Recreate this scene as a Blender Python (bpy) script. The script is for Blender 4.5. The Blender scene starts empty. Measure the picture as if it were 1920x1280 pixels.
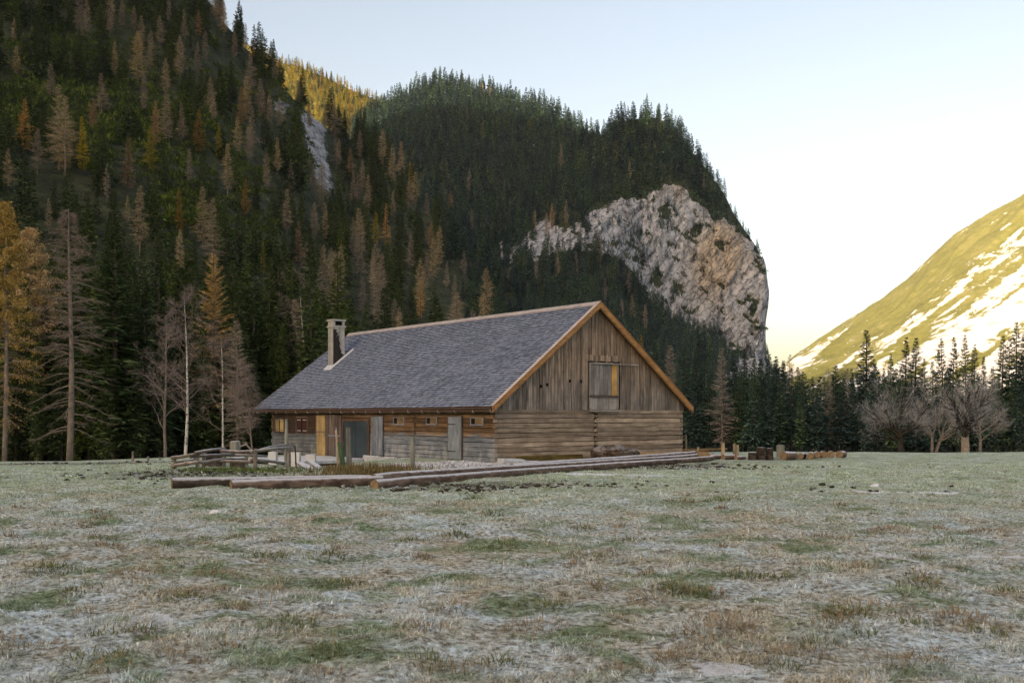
import bpy, math, random
import numpy as np
from mathutils import Matrix, Vector

R = math.radians
scene = bpy.context.scene
COL = scene.collection

# ------------------------------------------------------------------ camera, sky, sun, exposure
F, PX0, PY0, ZC = 2000.0, 960.0, 779.0, 2.05      # focal length and horizon in photograph pixels, eye height
cam_d = bpy.data.cameras.new("camera")
cam = bpy.data.objects.new("camera", cam_d)
COL.objects.link(cam)
cam.location = (0, 0, ZC)
cam.rotation_euler = (R(90), 0, 0)
cam_d.sensor_width = 36.0
cam_d.lens = F * 36.0 / 1920.0
cam_d.shift_x = 0.0
cam_d.shift_y = (PY0 - 640.0) / 1920.0
cam_d.clip_start = 0.3
cam_d.clip_end = 60000.0
cam_d.dof.use_dof = True
cam_d.dof.focus_distance = 44.0
cam_d.dof.aperture_fstop = 4.0
scene.camera = cam

SUN_EL = R(12.5)
SUN_TRAVEL = (0.60, 0.80)                          # horizontal direction the light travels
world = bpy.data.worlds.new("World")
scene.world = world
world.use_nodes = True
wn = world.node_tree.nodes
wl_ = world.node_tree.links
bg = wn.get("Background") or wn.new("ShaderNodeBackground")
sky = wn.new("ShaderNodeTexSky")
sky.sky_type = 'NISHITA'
sky.sun_disc = False
sky.sun_elevation = SUN_EL
sky.sun_rotation = math.atan2(-SUN_TRAVEL[0], -SUN_TRAVEL[1])
sky.altitude = 900
sky.air_density = 0.85
sky.dust_density = 6.5
sky.ozone_density = 0.4
wl_.new(sky.outputs[0], bg.inputs[0])
bg.inputs[1].default_value = 0.15

sun_d = bpy.data.lights.new("sun", 'SUN')
sun_d.energy = 3.3
sun_d.angle = R(0.5)
sun_d.color = (1.0, 0.93, 0.80)
sun = bpy.data.objects.new("sun", sun_d)
COL.objects.link(sun)
dvec = Vector((SUN_TRAVEL[0] * math.cos(SUN_EL), SUN_TRAVEL[1] * math.cos(SUN_EL), -math.sin(SUN_EL)))
sun.rotation_euler = dvec.to_track_quat('-Z', 'Y').to_euler()

vs = scene.view_settings
vs.view_transform = 'Standard'
vs.look = 'None'
vs.exposure = 1.36
vs.gamma = 1.0
vs.use_curve_mapping = False
vs.use_white_balance = True                        # camera balanced for open shade
vs.white_balance_temperature = 8500
vs.white_balance_tint = 15.0
scene.cycles.max_bounces = 5
scene.cycles.diffuse_bounces = 3
scene.cycles.glossy_bounces = 2
scene.cycles.transparent_max_bounces = 8
scene.cycles.caustics_reflective = False
scene.cycles.caustics_refractive = False
scene.cycles.use_denoising = True
scene.cycles.denoiser = 'OPENIMAGEDENOISE'
scene.cycles.denoising_input_passes = 'RGB_ALBEDO_NORMAL'
scene.cycles.denoising_prefilter = 'NONE'
scene.cycles.sample_clamp_indirect = 4.0
scene.cycles.use_adaptive_sampling = False

# ------------------------------------------------------------------ helpers: noise, meshes, tags
def _hash(ix, iy, seed):
    h = (ix.astype(np.int64) * 374761393 + iy.astype(np.int64) * 668265263 + seed * 974634731) & 0xFFFFFFFF
    h = ((h ^ (h >> 13)) * 1274126177) & 0xFFFFFFFF
    h = (h ^ (h >> 16)) & 0xFFFFFF
    return h / float(0xFFFFFF)

def vnoise(x, y, seed=0):
    x = np.asarray(x, float); y = np.asarray(y, float)
    ix = np.floor(x); iy = np.floor(y)
    fx = x - ix; fy = y - iy
    fx = fx * fx * fx * (fx * (fx * 6 - 15) + 10); fy = fy * fy * fy * (fy * (fy * 6 - 15) + 10)
    a = _hash(ix, iy, seed); b = _hash(ix + 1, iy, seed); c = _hash(ix, iy + 1, seed); d = _hash(ix + 1, iy + 1, seed)
    return (a + (b - a) * fx) * (1 - fy) + (c + (d - c) * fx) * fy

def fbm(x, y, seed=0, octv=4, gain=0.5):
    s = 0.0; a = 1.0; t = 0.0
    for k in range(octv):
        s = s + a * (vnoise(np.asarray(x) * 2 ** k + 17.3 * k, np.asarray(y) * 2 ** k - 9.1 * k, seed + k) - 0.5)
        t += a; a *= gain
    return s / t * 2.0                                # about -1..1

def sstep(a, b, x):
    t = np.clip((np.asarray(x, float) - a) / (b - a), 0, 1)
    return t * t * (3 - 2 * t)

def link(o, parent=None):
    COL.objects.link(o)
    if parent is not None:
        o.parent = parent
    return o

def mesh_data(name, V, faces, mats=(), smooth=False, attrs=None, mat_index=None):
    """faces: list of (n,k) integer arrays"""
    V = np.asarray(V, np.float32).reshape(-1, 3)
    me = bpy.data.meshes.new(name)
    faces = [np.asarray(f, np.int32) for f in faces if len(f)]
    nl = sum(f.size for f in faces); nf = sum(len(f) for f in faces)
    me.vertices.add(len(V)); me.loops.add(nl); me.polygons.add(nf)
    me.vertices.foreach_set("co", V.ravel())
    me.loops.foreach_set("vertex_index", np.concatenate([f.ravel() for f in faces]))
    tot = np.concatenate([np.full(len(f), f.shape[1], np.int32) for f in faces])
    start = np.concatenate([[0], np.cumsum(tot)[:-1]]).astype(np.int32)
    me.polygons.foreach_set("loop_start", start)
    if smooth is not False:
        sm = np.full(nf, True) if smooth is True else np.asarray(smooth, bool)
        me.polygons.foreach_set("use_smooth", sm)
    for m in mats:
        me.materials.append(m)
    if mat_index is not None:
        me.polygons.foreach_set("material_index", np.asarray(mat_index, np.int32))
    for k, a in (attrs or {}).items():
        at = me.attributes.new(k, 'FLOAT', 'POINT')
        at.data.foreach_set("value", np.asarray(a, np.float32).ravel())
    me.update(calc_edges=True)
    if smooth is False:
        me.polygons.foreach_set("use_smooth", np.zeros(nf, bool))
    return me

def mk(name, V, faces, mats=(), parent=None, **kw):
    return link(bpy.data.objects.new(name, mesh_data(name, V, faces, mats, **kw)), parent)

def tag(o, label=None, cat=None, group=None, kind=None):
    if label: o["label"] = label
    if cat: o["category"] = cat
    if group: o["group"] = group
    if kind: o["kind"] = kind
    return o

def empty(name, loc=(0, 0, 0), rz=0.0):
    o = bpy.data.objects.new(name, None)
    o.empty_display_size = 0.3
    COL.objects.link(o)
    o.location = loc
    o.rotation_euler = (0, 0, rz)
    return o

class MB:
    """collects boxes, bars and tubes into ONE mesh; every piece carries its own random value"""
    def __init__(self, seed=1):
        self.V = []; self.Q = []; self.T = []; self.r = []; self.n = 0
        self.rng = random.Random(seed)
    def add(self, V, Q=(), T=(), rnd=None):
        V = np.asarray(V, float).reshape(-1, 3)
        r = self.rng.random() if rnd is None else rnd
        self.V.append(V); self.r.append(np.full(len(V), r))
        if len(Q): self.Q.append(np.asarray(Q, int).reshape(-1, 4) + self.n)
        if len(T): self.T.append(np.asarray(T, int).reshape(-1, 3) + self.n)
        self.n += len(V)
        return self
    def box(self, c0, c1, rnd=None, bev=0.0, jit=0.0):
        x0, y0, z0 = c0; x1, y1, z1 = c1
        V = np.array([[x0, y0, z0], [x1, y0, z0], [x1, y1, z0], [x0, y1, z0], [x0, y0, z1], [x1, y0, z1], [x1, y1, z1], [x0, y1, z1]], float)
        if jit:
            V += np.array([[self.rng.uniform(-jit, jit) for _ in range(3)] for _ in range(8)])
        return self.hexa(V, rnd)
    def hexa(self, V, rnd=None):
        return self.add(V, [[3, 2, 1, 0], [4, 5, 6, 7], [0, 1, 5, 4], [1, 2, 6, 5], [2, 3, 7, 6], [3, 0, 4, 7]], rnd=rnd)
    def bar(self, p, q, w, h, up=(0, 0, 1), rnd=None):
        """square bar from p to q"""
        p = np.asarray(p, float); q = np.asarray(q, float); d = q - p; d /= np.linalg.norm(d)
        s = np.cross(d, up)
        if np.linalg.norm(s) < 1e-4: s = np.cross(d, (1, 0, 0))
        s /= np.linalg.norm(s); u = np.cross(s, d)
        V = []
        for c in (p, q):
            for a, b in ((-1, -1), (1, -1), (1, 1), (-1, 1)):
                V.append(c + s * a * w / 2 + u * b * h / 2)
        return self.add(V, [[3, 2, 1, 0], [4, 5, 6, 7], [0, 1, 5, 4], [1, 2, 6, 5], [2, 3, 7, 6], [3, 0, 4, 7]], rnd=rnd)
    def tube(self, pts, rad, k=8, rnd=None, cap=True, jit=0.0):
        pts = np.asarray(pts, float); rad = np.broadcast_to(np.asarray(rad, float), (len(pts),))
        V = []; n = len(pts)
        for i in range(n):
            d = pts[min(i + 1, n - 1)] - pts[max(i - 1, 0)]; d /= np.linalg.norm(d)
            ref = np.array([0, 0, 1.0]) if abs(d[2]) < 0.9 else np.array([1.0, 0, 0])
            s = np.cross(d, ref); s /= np.linalg.norm(s); u = np.cross(s, d)
            for j in range(k):
                a = 2 * math.pi * j / k
                rr = rad[i] * (1 + (self.rng.uniform(-jit, jit) if jit else 0))
                V.append(pts[i] + rr * (math.cos(a) * s + math.sin(a) * u))
        Q = [[i * k + j, i * k + (j + 1) % k, (i + 1) * k + (j + 1) % k, (i + 1) * k + j] for i in range(n - 1) for j in range(k)]
        T = []
        if cap:
            V += [pts[0], pts[-1]]
            for j in range(k):
                T.append([n * k, (j + 1) % k, j]); T.append([n * k + 1, (n - 1) * k + j, (n - 1) * k + (j + 1) % k])
        return self.add(V, Q, T, rnd=rnd)
    def build_each(self, name, m, parent=None, smooth=False):
        """one object per piece"""
        out = []; n0 = 0
        qs = list(self.Q); ts = list(self.T)
        allq = np.concatenate(qs) if qs else np.zeros((0, 4), int); allt = np.concatenate(ts) if ts else np.zeros((0, 3), int)
        for V, r in zip(self.V, self.r):
            n1 = n0 + len(V)
            q = allq[(allq[:, 0] >= n0) & (allq[:, 0] < n1)] - n0; t_ = allt[(allt[:, 0] >= n0) & (allt[:, 0] < n1)] - n0
            out.append(mk(name, V, [x for x in (q, t_) if len(x)], [m] if m else [], parent, smooth=smooth, attrs={"rnd": r})); n0 = n1
        return out
    def build(self, name, m, parent=None, smooth=False):
        V = np.concatenate(self.V)
        fs = []
        if self.Q: fs.append(np.concatenate(self.Q))
        if self.T: fs.append(np.concatenate(self.T))
        return mk(name, V, fs, [m] if m else [], parent, smooth=smooth, attrs={"rnd": np.concatenate(self.r)})

# ------------------------------------------------------------------ materials
class NT:
    def __init__(self, name, rough=0.85, spec=0.25):
        self.m = bpy.data.materials.new(name)
        self.m.use_nodes = True
        self.t = self.m.node_tree
        self.b = self.t.nodes["Principled BSDF"]
        self.b.inputs["Roughness"].default_value = rough
        self.b.inputs["Specular IOR Level"].default_value = spec
    def n(self, t, **kw):
        x = self.t.nodes.new(t)
        for k, v in kw.items(): setattr(x, k, v)
        return x
    def set(self, sock, v):
        if isinstance(v, bpy.types.NodeSocket): self.t.links.new(v, sock)
        elif v is not None:
            if hasattr(sock.default_value, "__len__") and not hasattr(v, "__len__"): v = (v, v, v)
            if hasattr(sock.default_value, "__len__") and len(sock.default_value) == 4 and len(v) == 3: v = (*v, 1)
            sock.default_value = v
    def attr(self, name):
        a = self.n("ShaderNodeAttribute"); a.attribute_name = name
        return a.outputs["Fac"]
    def obj(self): return self.n("ShaderNodeTexCoord").outputs["Object"]
    def pos(self): return self.n("ShaderNodeNewGeometry").outputs["Position"]
    def orand(self): return self.n("ShaderNodeObjectInfo").outputs["Random"]
    def mapv(self, v, scale=(1, 1, 1), rot=(0, 0, 0)):
        k = self.n("ShaderNodeMapping"); self.set(k.inputs["Vector"], v)
        k.inputs["Scale"].default_value = scale; k.inputs["Rotation"].default_value = rot
        return k.outputs[0]
    def vadd(self, a, b):
        k = self.n("ShaderNodeVectorMath", operation='ADD'); self.set(k.inputs[0], a); self.set(k.inputs[1], b); return k.outputs[0]
    def noise(self, v, scale=1.0, detail=3.0, rough=0.55, dist=0.0):
        k = self.n("ShaderNodeTexNoise"); self.set(k.inputs["Vector"], v)
        k.inputs["Scale"].default_value = scale; k.inputs["Detail"].default_value = detail
        k.inputs["Roughness"].default_value = rough; k.inputs["Distortion"].default_value = dist
        return k.outputs["Fac"]
    def vor(self, v, scale=1.0, feat='F1'):
        k = self.n("ShaderNodeTexVoronoi", feature=feat); self.set(k.inputs["Vector"], v); k.inputs["Scale"].default_value = scale
        return k.outputs["Distance"]
    def math(self, op, a, b=None, clamp=False):
        k = self.n("ShaderNodeMath", operation=op, use_clamp=clamp); self.set(k.inputs[0], a)
        if b is not None: self.set(k.inputs[1], b)
        return k.outputs[0]
    def ramp(self, f, stops):
        k = self.n("ShaderNodeValToRGB"); self.set(k.inputs[0], f)
        e = k.color_ramp.elements
        while len(e) < len(stops): e.new(0.5)
        for i, (p, c) in enumerate(stops):
            e[i].position = p
            e[i].color = (*c, 1) if hasattr(c, "__len__") else (c, c, c, 1)
        return k.outputs[0]
    def mix(self, f, a, b, blend='MIX'):
        k = self.n("ShaderNodeMix", data_type='RGBA', blend_type=blend)
        self.set(k.inputs[0], f); self.set(k.inputs[6], a); self.set(k.inputs[7], b)
        return k.outputs[2]
    def sep(self, v):
        k = self.n("ShaderNodeSeparateXYZ"); self.set(k.inputs[0], v); return k.outputs
    def comb(self, x, y, z):
        k = self.n("ShaderNodeCombineXYZ")
        for s, v in zip(k.inputs, (x, y, z)): self.set(s, v)
        return k.outputs[0]
    def normal_z(self): return self.sep(self.n("ShaderNodeNewGeometry").outputs["Normal"])[2]
    def bump(self, h, strength=0.4, dist=0.02):
        k = self.n("ShaderNodeBump"); self.set(k.inputs["Height"], h)
        k.inputs["Strength"].default_value = strength; k.inputs["Distance"].default_value = dist
        self.t.links.new(k.outputs[0], self.b.inputs["Normal"])
    def color(self, c): self.set(self.b.inputs["Base Color"], c); return self
    def rough(self, c): self.set(self.b.inputs["Roughness"], c); return self

def wood(name, c0, c1, c2, axis=0, grain=(1.0, 18.0), rough=0.85, frost=0.0, stain=None, frost_col=(0.62, 0.64, 0.68)):
    """weathered timber: grain stretched along an axis of the object, each board its own tone, frost on upward faces"""
    t = NT(name, rough)
    sc = [grain[1]] * 3; sc[axis] = grain[0]
    rn = t.attr("rnd")
    off = t.comb(t.math('MULTIPLY', rn, 37.0), t.math('MULTIPLY', rn, 91.0), t.math('MULTIPLY', rn, 53.0))
    v = t.vadd(t.mapv(t.obj(), sc), off)
    g = t.noise(v, 1.0, 5.0, 0.65, 0.4)
    big = t.noise(t.vadd(t.obj(), off), 1.3, 3.0, 0.6)
    c = t.ramp(g, [(0.28, c0), (0.5, c1), (0.74, c2)])
    tone = t.ramp(rn, [(0.0, 0.62), (0.5, 0.95), (1.0, 1.3)])
    c = t.mix(1.0, c, tone, 'MULTIPLY')
    c = t.mix(1.0, c, t.ramp(big, [(0.3, 0.68), (0.7, 1.25)]), 'MULTIPLY')
    c = t.mix(1.0, c, 0.92, 'MULTIPLY')
    if stain:
        c = stain(t, c, g, big)
    if frost:
        nz = t.normal_z()
        fm = t.math('MULTIPLY', t.ramp(nz, [(0.35, 0.0), (0.75, 1.0)]), t.ramp(t.noise(t.obj(), 7.0, 4.0), [(0.3, 0.45), (0.6, 1.0)]))
        c = t.mix(t.math('MULTIPLY', fm, frost), c, frost_col)
    t.color(c)
    t.bump(g, 0.5, 0.012)
    return t.m

def plain(name, col, rough=0.7, var=0.25, scale=8.0, spec=0.25, metal=0.0):
    t = NT(name, rough, spec)
    n = t.noise(t.obj(), scale, 4.0, 0.6)
    t.color(t.mix(1.0, tuple(0.95 * q for q in col), t.ramp(n, [(0.3, 1 - var), (0.7, 1 + var)]), 'MULTIPLY'))
    t.b.inputs["Metallic"].default_value = metal
    t.bump(n, 0.25, 0.01)
    return t.m
# ------------------------------------------------------------------ ground and mountains
def P(x, y, d):
    """a point at depth d seen where the photograph shows it (used for measuring only)"""
    return np.array([(x - PX0) / F * d, d, ZC + (PY0 - y) / F * d])

PIT = (-8.3, 46.0)
def ground_z(X, Y):
    X = np.asarray(X, float); Y = np.asarray(Y, float)
    z = -0.030 * np.clip(Y - 52, 0, 78) * sstep(50, 80, Y) - 0.9 * sstep(130, 260, Y)
    z = z - 0.55 * sstep(-13, -26, X) * sstep(38, 66, Y)
    z = z - 0.16 * sstep(-4, -14, X) * sstep(48, 58, Y) * (1 - sstep(-13, -26, X))
    near = 1 - sstep(60, 110, np.hypot(X, Y))
    z = z + near * (0.10 * fbm(X / 9.0, Y / 9.0, 3, 3) + 0.06 * fbm(X / 2.2, Y / 2.2, 8, 2))
    flat = np.exp(-((X + 1) / 14.0) ** 2 - ((Y - 50) / 13.0) ** 2)
    z = z * (1 - 0.6 * flat)
    ha = (X + 0.807) * math.cos(0.646) + (Y - 46.0) * math.sin(0.646); hb = -(X + 0.807) * math.sin(0.646) + (Y - 46.0) * math.cos(0.646)
    z = z - 0.42 * sstep(-8.5, -6.0, ha) * sstep(1.2, 0.4, ha) * sstep(6.5, 8.5, hb) * sstep(18.5, 16.5, hb)
    # hollow in front of the loading platform, low mound in the meadow
    z = z - 0.55 * np.exp(-((X - PIT[0]) / 1.9) ** 2 - ((Y - PIT[1]) / 3.2) ** 2)
    z = z + 0.16 * np.exp(-((X - 2.3) / 1.5) ** 2 - ((Y - 24.5) / 1.5) ** 2)
    return z

def hummock(X, Y):
    """matted tussocks of the near meadow"""
    h = np.abs(fbm(X / 0.75, Y / 0.62, 21, 3))
    k = fbm(X / 0.28, Y / 0.24, 31, 2)
    m = 0.5 + 0.5 * fbm(X / 4.0, Y / 4.0, 41, 2)
    return (0.10 * h * (0.45 + m) + 0.03 * k) * (1 - sstep(26, 50, Y)) * sstep(-30, -10, Y) + 0.03 * h * (1 - sstep(55, 75, Y))

def meadow_z(X, Y): return ground_z(X, Y) + hummock(X, Y)

def spread(a, b, step, lim, grow=1.18):
    c = np.arange(a, b + step / 2, step); out = [c]
    s, x, lo = step, a, []
    while x > -lim:
        s *= grow; x -= s; lo.append(x)
    s, x, hi = step, b, []
    while x < lim:
        s *= grow; x += s; hi.append(x)
    return np.concatenate([lo[::-1], c, hi])

def grid_faces(n, m):
    i = np.arange(n - 1)[:, None] * m + np.arange(m - 1)[None, :]
    return np.stack([i, i + m, i + m + 1, i + 1], -1).reshape(-1, 4)

# --- meadow material: shared colour recipe for the ground sheet and the blades that grow on it
def meadow_color(t, blade=False):
    p = t.pos()
    xy = t.mapv(p, (1, 1, 0))
    n1 = t.noise(xy, 0.35, 4.0, 0.6, 0.2)
    n2 = t.noise(xy, 1.5, 6.0, 0.70, 0.1)
    n3 = t.noise(t.mapv(p, (1, 1, 0.3)), 13.0, 6.0, 0.75, 0.0)
    s = t.math('ADD', t.math('MULTIPLY', n1, 0.35), t.math('ADD', t.math('MULTIPLY', n2, 0.4), t.math('MULTIPLY', n3, 0.25)))
    dry = t.ramp(n3, [(0.32, (0.20, 0.15, 0.085)), (0.5, (0.50, 0.41, 0.275)), (0.68, (0.70, 0.61, 0.46))])
    frost = t.ramp(n3, [(0.30, (0.26, 0.285, 0.24)), (0.5, (0.60, 0.645, 0.60)), (0.70, (0.85, 0.88, 0.87))])
    green = t.ramp(n3, [(0.3, (0.08, 0.12, 0.045)), (0.55, (0.20, 0.27, 0.12)), (0.75, (0.40, 0.48, 0.32))])
    c = t.mix(t.ramp(s, [(0.44, 0.0), (0.58, 1.0)]), dry, frost)
    g = t.noise(t.vadd(xy, (31, 7, 0)), 0.8, 4.0, 0.65, 0.5)
    gm = t.ramp(g, [(0.50, 0.0), (0.62, 0.85)])
    c = t.mix(gm, c, green)
    # greener, evenly frosted turf in the trodden band near the barn
    y = t.sep(p)[1]
    band = t.ramp(t.math('DIVIDE', t.math('ADD', y, t.math('MULTIPLY', n1, 10.0)), 100.0), [(0.24, 0.0), (0.38, 1.0)])
    mint = t.ramp(t.math('ADD', t.math('MULTIPLY', n2, 0.6), t.math('MULTIPLY', n3, 0.4)), [(0.36, (0.16, 0.20, 0.08)), (0.50, (0.47, 0.53, 0.33)), (0.64, (0.76, 0.79, 0.66))])
    c = t.mix(t.math('MULTIPLY', band, t.ramp(t.noise(t.vadd(xy, (11, 57, 0)), 0.5, 4.0, 0.65), [(0.40, 0.45), (0.58, 0.95)])), c, mint)
    return t.mix(1.0, c, (1.14, 1.24, 1.36), 'MULTIPLY'), n3, n2

t = NT("meadow_turf", 0.95, 0.1)
c, n3, n2 = meadow_color(t)
c = t.mix(t.ramp(n3, [(0.35, 0.75), (0.55, 0.0)]), c, (0.05, 0.04, 0.025))
mud = t.attr("mud"); grav = t.attr("gravel"); wood_fl = t.attr("forest"); snw = t.attr("snow")
soil = t.ramp(t.noise(t.pos(), 6.0, 5.0, 0.7), [(0.35, (0.03, 0.026, 0.02)), (0.6, (0.09, 0.08, 0.065)), (0.75, (0.30, 0.31, 0.33))])
c = t.mix(t.math('MULTIPLY', mud, t.ramp(n2, [(0.35, 0.3), (0.55, 1.0)]), clamp=True), c, soil)
stone = t.ramp(t.vor(t.pos(), 14.0), [(0.1, (0.62, 0.63, 0.66)), (0.45, (0.42, 0.43, 0.46)), (0.7, (0.16, 0.16, 0.17))])
c = t.mix(grav, c, stone)
c = t.mix(wood_fl, c, t.ramp(t.noise(t.pos(), 0.9, 5.0), [(0.35, (0.012, 0.011, 0.008)), (0.6, (0.035, 0.03, 0.018)), (0.8, (0.06, 0.07, 0.03))]))
c = t.mix(t.ramp(t.math('MULTIPLY', snw, t.math('ADD', n3, 0.35)), [(0.36, 0.0), (0.46, 1.0)]), c, (0.86, 0.88, 0.92))
t.color(c)
t.bump(t.math('ADD', n3, t.noise(t.pos(), 26.0, 4.0, 0.7)), 0.9, 0.05)
M_MEADOW = t.m

xs = spread(-27, 27, 0.2, 3600); ys = spread(5, 62, 0.2, 3800)
XX, YY = np.meshgrid(xs, ys, indexing='ij')
ZZ = meadow_z(XX, YY)
far = np.hypot(XX, YY)
ZZ = ZZ - 25 * sstep(900, 1500, far)
def blob(x, y, rx, ry, rot=0.0):
    dx, dy = XX - x, YY - y
    c, s = math.cos(rot), math.sin(rot)
    return np.exp(-((dx * c + dy * s) / rx) ** 2 - ((-dx * s + dy * c) / ry) ** 2)
mudm = np.clip(1.3 * blob(-10.3, 37.0, 3.2, 3.0) + 1.0 * blob(-1.2, 31.0, 3.2, 1.1, 0.5) + 1.1 * blob(6.5, 43.0, 4.6, 1.3, 0.75)
               + 0.8 * blob(-20, 47, 7, 1.6, 0.1) + 1.4 * blob(PIT[0], PIT[1], 1.6, 3.0) + 0.7 * blob(13, 51, 4, 1.5, 0.3), 0, 1)
gravm = np.clip(1.7 * blob(-2.3, 43.6, 2.3, 1.9, 0.3) - 0.15, 0, 1)
forestm = np.clip(sstep(74, 80, YY + 3 * fbm(XX / 6, YY / 6, 5)) * (XX < 6) * sstep(-8, -20, XX - 0.0) + sstep(88, 104, YY + 4 * fbm(XX / 7, YY / 7, 6)), 0, 1)
snowm = XX * 0
for px_, d_, rx_, ry_ in ((1275, 8.7, .10, .10), (1352, 8.5, .26, .18), (1390, 8.55, .22, .10), (285, 10.6, .22, .16), (215, 10.45, .10, .09), (300, 10.9, .2, .1), (1690, 15.1, .5, .16), (1860, 15.3, .6, .15), (1155, 36.5, 2.4, .5), (1700, 28.5, 1.6, .5), (640, 41.0, .8, .5)):
    snowm = np.maximum(snowm, 1.15 * blob((px_ - PX0) / F * d_, d_, rx_, ry_))
meadow = mk("meadow", np.stack([XX, YY, ZZ], -1), [grid_faces(len(xs), len(ys))], [M_MEADOW], smooth=True,
            attrs={"mud": mudm, "gravel": gravm, "forest": forestm, "snow": snowm})
tag(meadow, "frost covered alpine meadow of matted straw and green grass", "meadow", kind="structure")

# --- mountains: surfaces laid out by bearing (photograph column) and depth
def lerp_tab(tab, x):
    a = np.array(tab, float)
    return [np.interp(x, a[:, 0], a[:, k]) for k in range(1, a.shape[1])]

# left slope: column, crest row, crest depth, foot depth
TA = [(-2500, -700, 800, 70), (-1200, -620, 780, 80), (-300, -420, 720, 86), (0, -330, 690, 88), (200, -190, 660, 90), (330, -80, 640, 90), (430, 62, 610, 92),
      (480, 118, 605, 94), (520, 158, 600, 95), (560, 196, 620, 98), (600, 226, 650, 101), (640, 252, 690, 104), (700, 286, 680, 110), (770, 360, 620, 118), (842, 456, 540, 128),
      (875, 516, 490, 132), (926, 614, 420, 140), (960, 686, 370, 145), (985, 760, 340, 150), (1010, 800, 330, 150)]
def zA(x, d):
    yc, D, d0 = lerp_tab(TA, x)
    X = (x - PX0) / F * d
    zc = ZC + (PY0 - yc) / F * D
    tt = np.clip((d - d0) / (D - d0), -0.2, 1)
    z0 = ground_z(X, d) - 0.6
    z = z0 + (zc - z0) * np.sign(tt) * np.abs(tt) ** 1.62
    z = np.where(d > D, zc - (d - D) * 0.55, z)
    amp = np.clip((d - d0) / 160, 0, 1)
    z = z + amp * (7.0 * fbm(X / 55, d / 55, 11, 3) + 1.6 * fbm(X / 9, d / 9, 12, 2)) * np.where(d > D, 0.6, 1.0)
    return z
def rockA(x, d):
    y = PY0 - (zA(x, d) - ZC) / d * F
    m = np.exp(-((x - 590 - (y - 220) * 0.10) / 24) ** 2 - ((y - 232) / 52) ** 2) + np.exp(-((x - 604 - (y - 320) * 0.25) / 17) ** 2 - ((y - 318) / 42) ** 2) \
        + 0.7 * np.exp(-((x - 528) / 18) ** 2 - ((y - 195) / 25) ** 2)
    return np.clip(1.6 * m + 0.45 * fbm(x / 16, y / 12, 55, 3) - 0.35, 0, 1)

# back mountain behind it
TC1 = [(560, 300, 1450), (640, 250, 1480), (690, 212, 1500), (735, 190, 1500), (800, 160, 1500), (835, 152, 1500), (870, 160, 1480), (940, 180, 1440), (1020, 202, 1400),
       (1060, 222, 1380), (1110, 248, 1350), (1200, 330, 1350), (1300, 470, 1350), (1400, 600, 1350), (1460, 700, 1350)]
def zC1(x, d):
    yc, D = lerp_tab(TC1, x)
    X = (x - PX0) / F * d
    zc = ZC + (PY0 - yc) / F * D
    tt = np.clip((d - 560) / (D - 560), 0, 1)
    z = -4 + (zc + 4) * tt ** 1.25
    z = np.where(d > D, zc - (d - D) * 0.5, z)
    gul = fbm(X / 120, d / 420, 61, 3)
    return z + np.clip((d - 620) / 200, 0, 1) * (26 * gul + 5 * fbm(X / 30, d / 30, 62, 3)) * np.clip((D + 150 - d) / 420, 0.12, 1)

# knoll with the cliff: column, (depth,row) of foot, cliff foot, cliff top, crest
TC2 = [(860, 450, 782, 700, 700, 800, 640, 950, 600), (930, 450, 782, 700, 640, 830, 520, 980, 470), (960, 450, 782, 700, 610, 850, 470, 1000, 410), (1000, 450, 780, 720, 585, 860, 440, 1020, 350),
       (1050, 450, 780, 740, 570, 870, 425, 1040, 300), (1100, 450, 780, 760, 565, 880, 405, 1060, 262), (1130, 450, 780, 780, 570, 888, 395, 1065, 245), (1160, 450, 780, 810, 580, 900, 385, 1070, 226),
       (1200, 450, 780, 860, 610, 930, 375, 1080, 214), (1235, 450, 780, 880, 640, 940, 350, 1080, 220), (1252, 450, 780, 890, 650, 948, 336, 1080, 228), (1275, 450, 780, 896, 660, 960, 338, 1078, 242),
       (1300, 450, 780, 900, 665, 968, 365, 1070, 284), (1325, 450, 780, 902, 668, 972, 395, 1060, 318), (1350, 450, 780, 905, 670, 975, 420, 1050, 352), (1380, 450, 780, 908, 670, 976, 443, 1032, 402),
       (1400, 450, 780, 910, 670, 976, 462, 1020, 436), (1420, 450, 780, 912, 671, 974, 478, 1005, 462), (1433, 450, 780, 915, 672, 968, 500, 985, 484), (1440, 450, 780, 918, 672, 964, 545, 975, 520),
       (1444, 450, 780, 922, 676, 960, 575, 970, 555), (1447, 450, 782, 930, 690, 955, 680, 965, 678), (1475, 450, 784, 900, 720, 950, 712, 965, 712)]
A2 = np.array(TC2, float)
def zC2(x, d):
    x = np.asarray(x, float); d = np.asarray(d, float)
    x, d = np.broadcast_arrays(x, d)
    cols = [np.interp(x, A2[:, 0], A2[:, k]) for k in range(1, 9)]
    ds = cols[0::2]; ysr = cols[1::2]
    zs = [ZC + (PY0 - yy) / F * dd for dd, yy in zip(ds, ysr)]
    z = np.full(x.shape, -6.0)
    for i in range(3):
        s = np.clip((d - ds[i]) / (ds[i + 1] - ds[i]), 0, 1)
        if i == 0: s = s ** 1.5
        if i == 1: s = 0.5 * s + 0.5 * sstep(0, 1, s)
        seg = zs[i] + (zs[i + 1] - zs[i]) * s
        z = np.where(d >= ds[i], seg, z)
    z = np.where(d > ds[3], zs[3] - (d - ds[3]) * 0.8, z)
    X = (x - PX0) / F * d
    cl = sstep(1, 0, np.abs(d - 0.5 * (ds[1] + ds[2])) / 70)
    z = z + np.clip((d - 520) / 150, 0, 1) * (5 * fbm(X / 45, d / 45, 71, 3) + 2.0 * fbm(X / 12, d / 12, 72, 2)) * (1 - 0.4 * cl) * np.clip((1448 - x) / 14, 0, 1)
    return z
def zC(x, d):
    return np.maximum(zC1(x, d), zC2(x, d))

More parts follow.
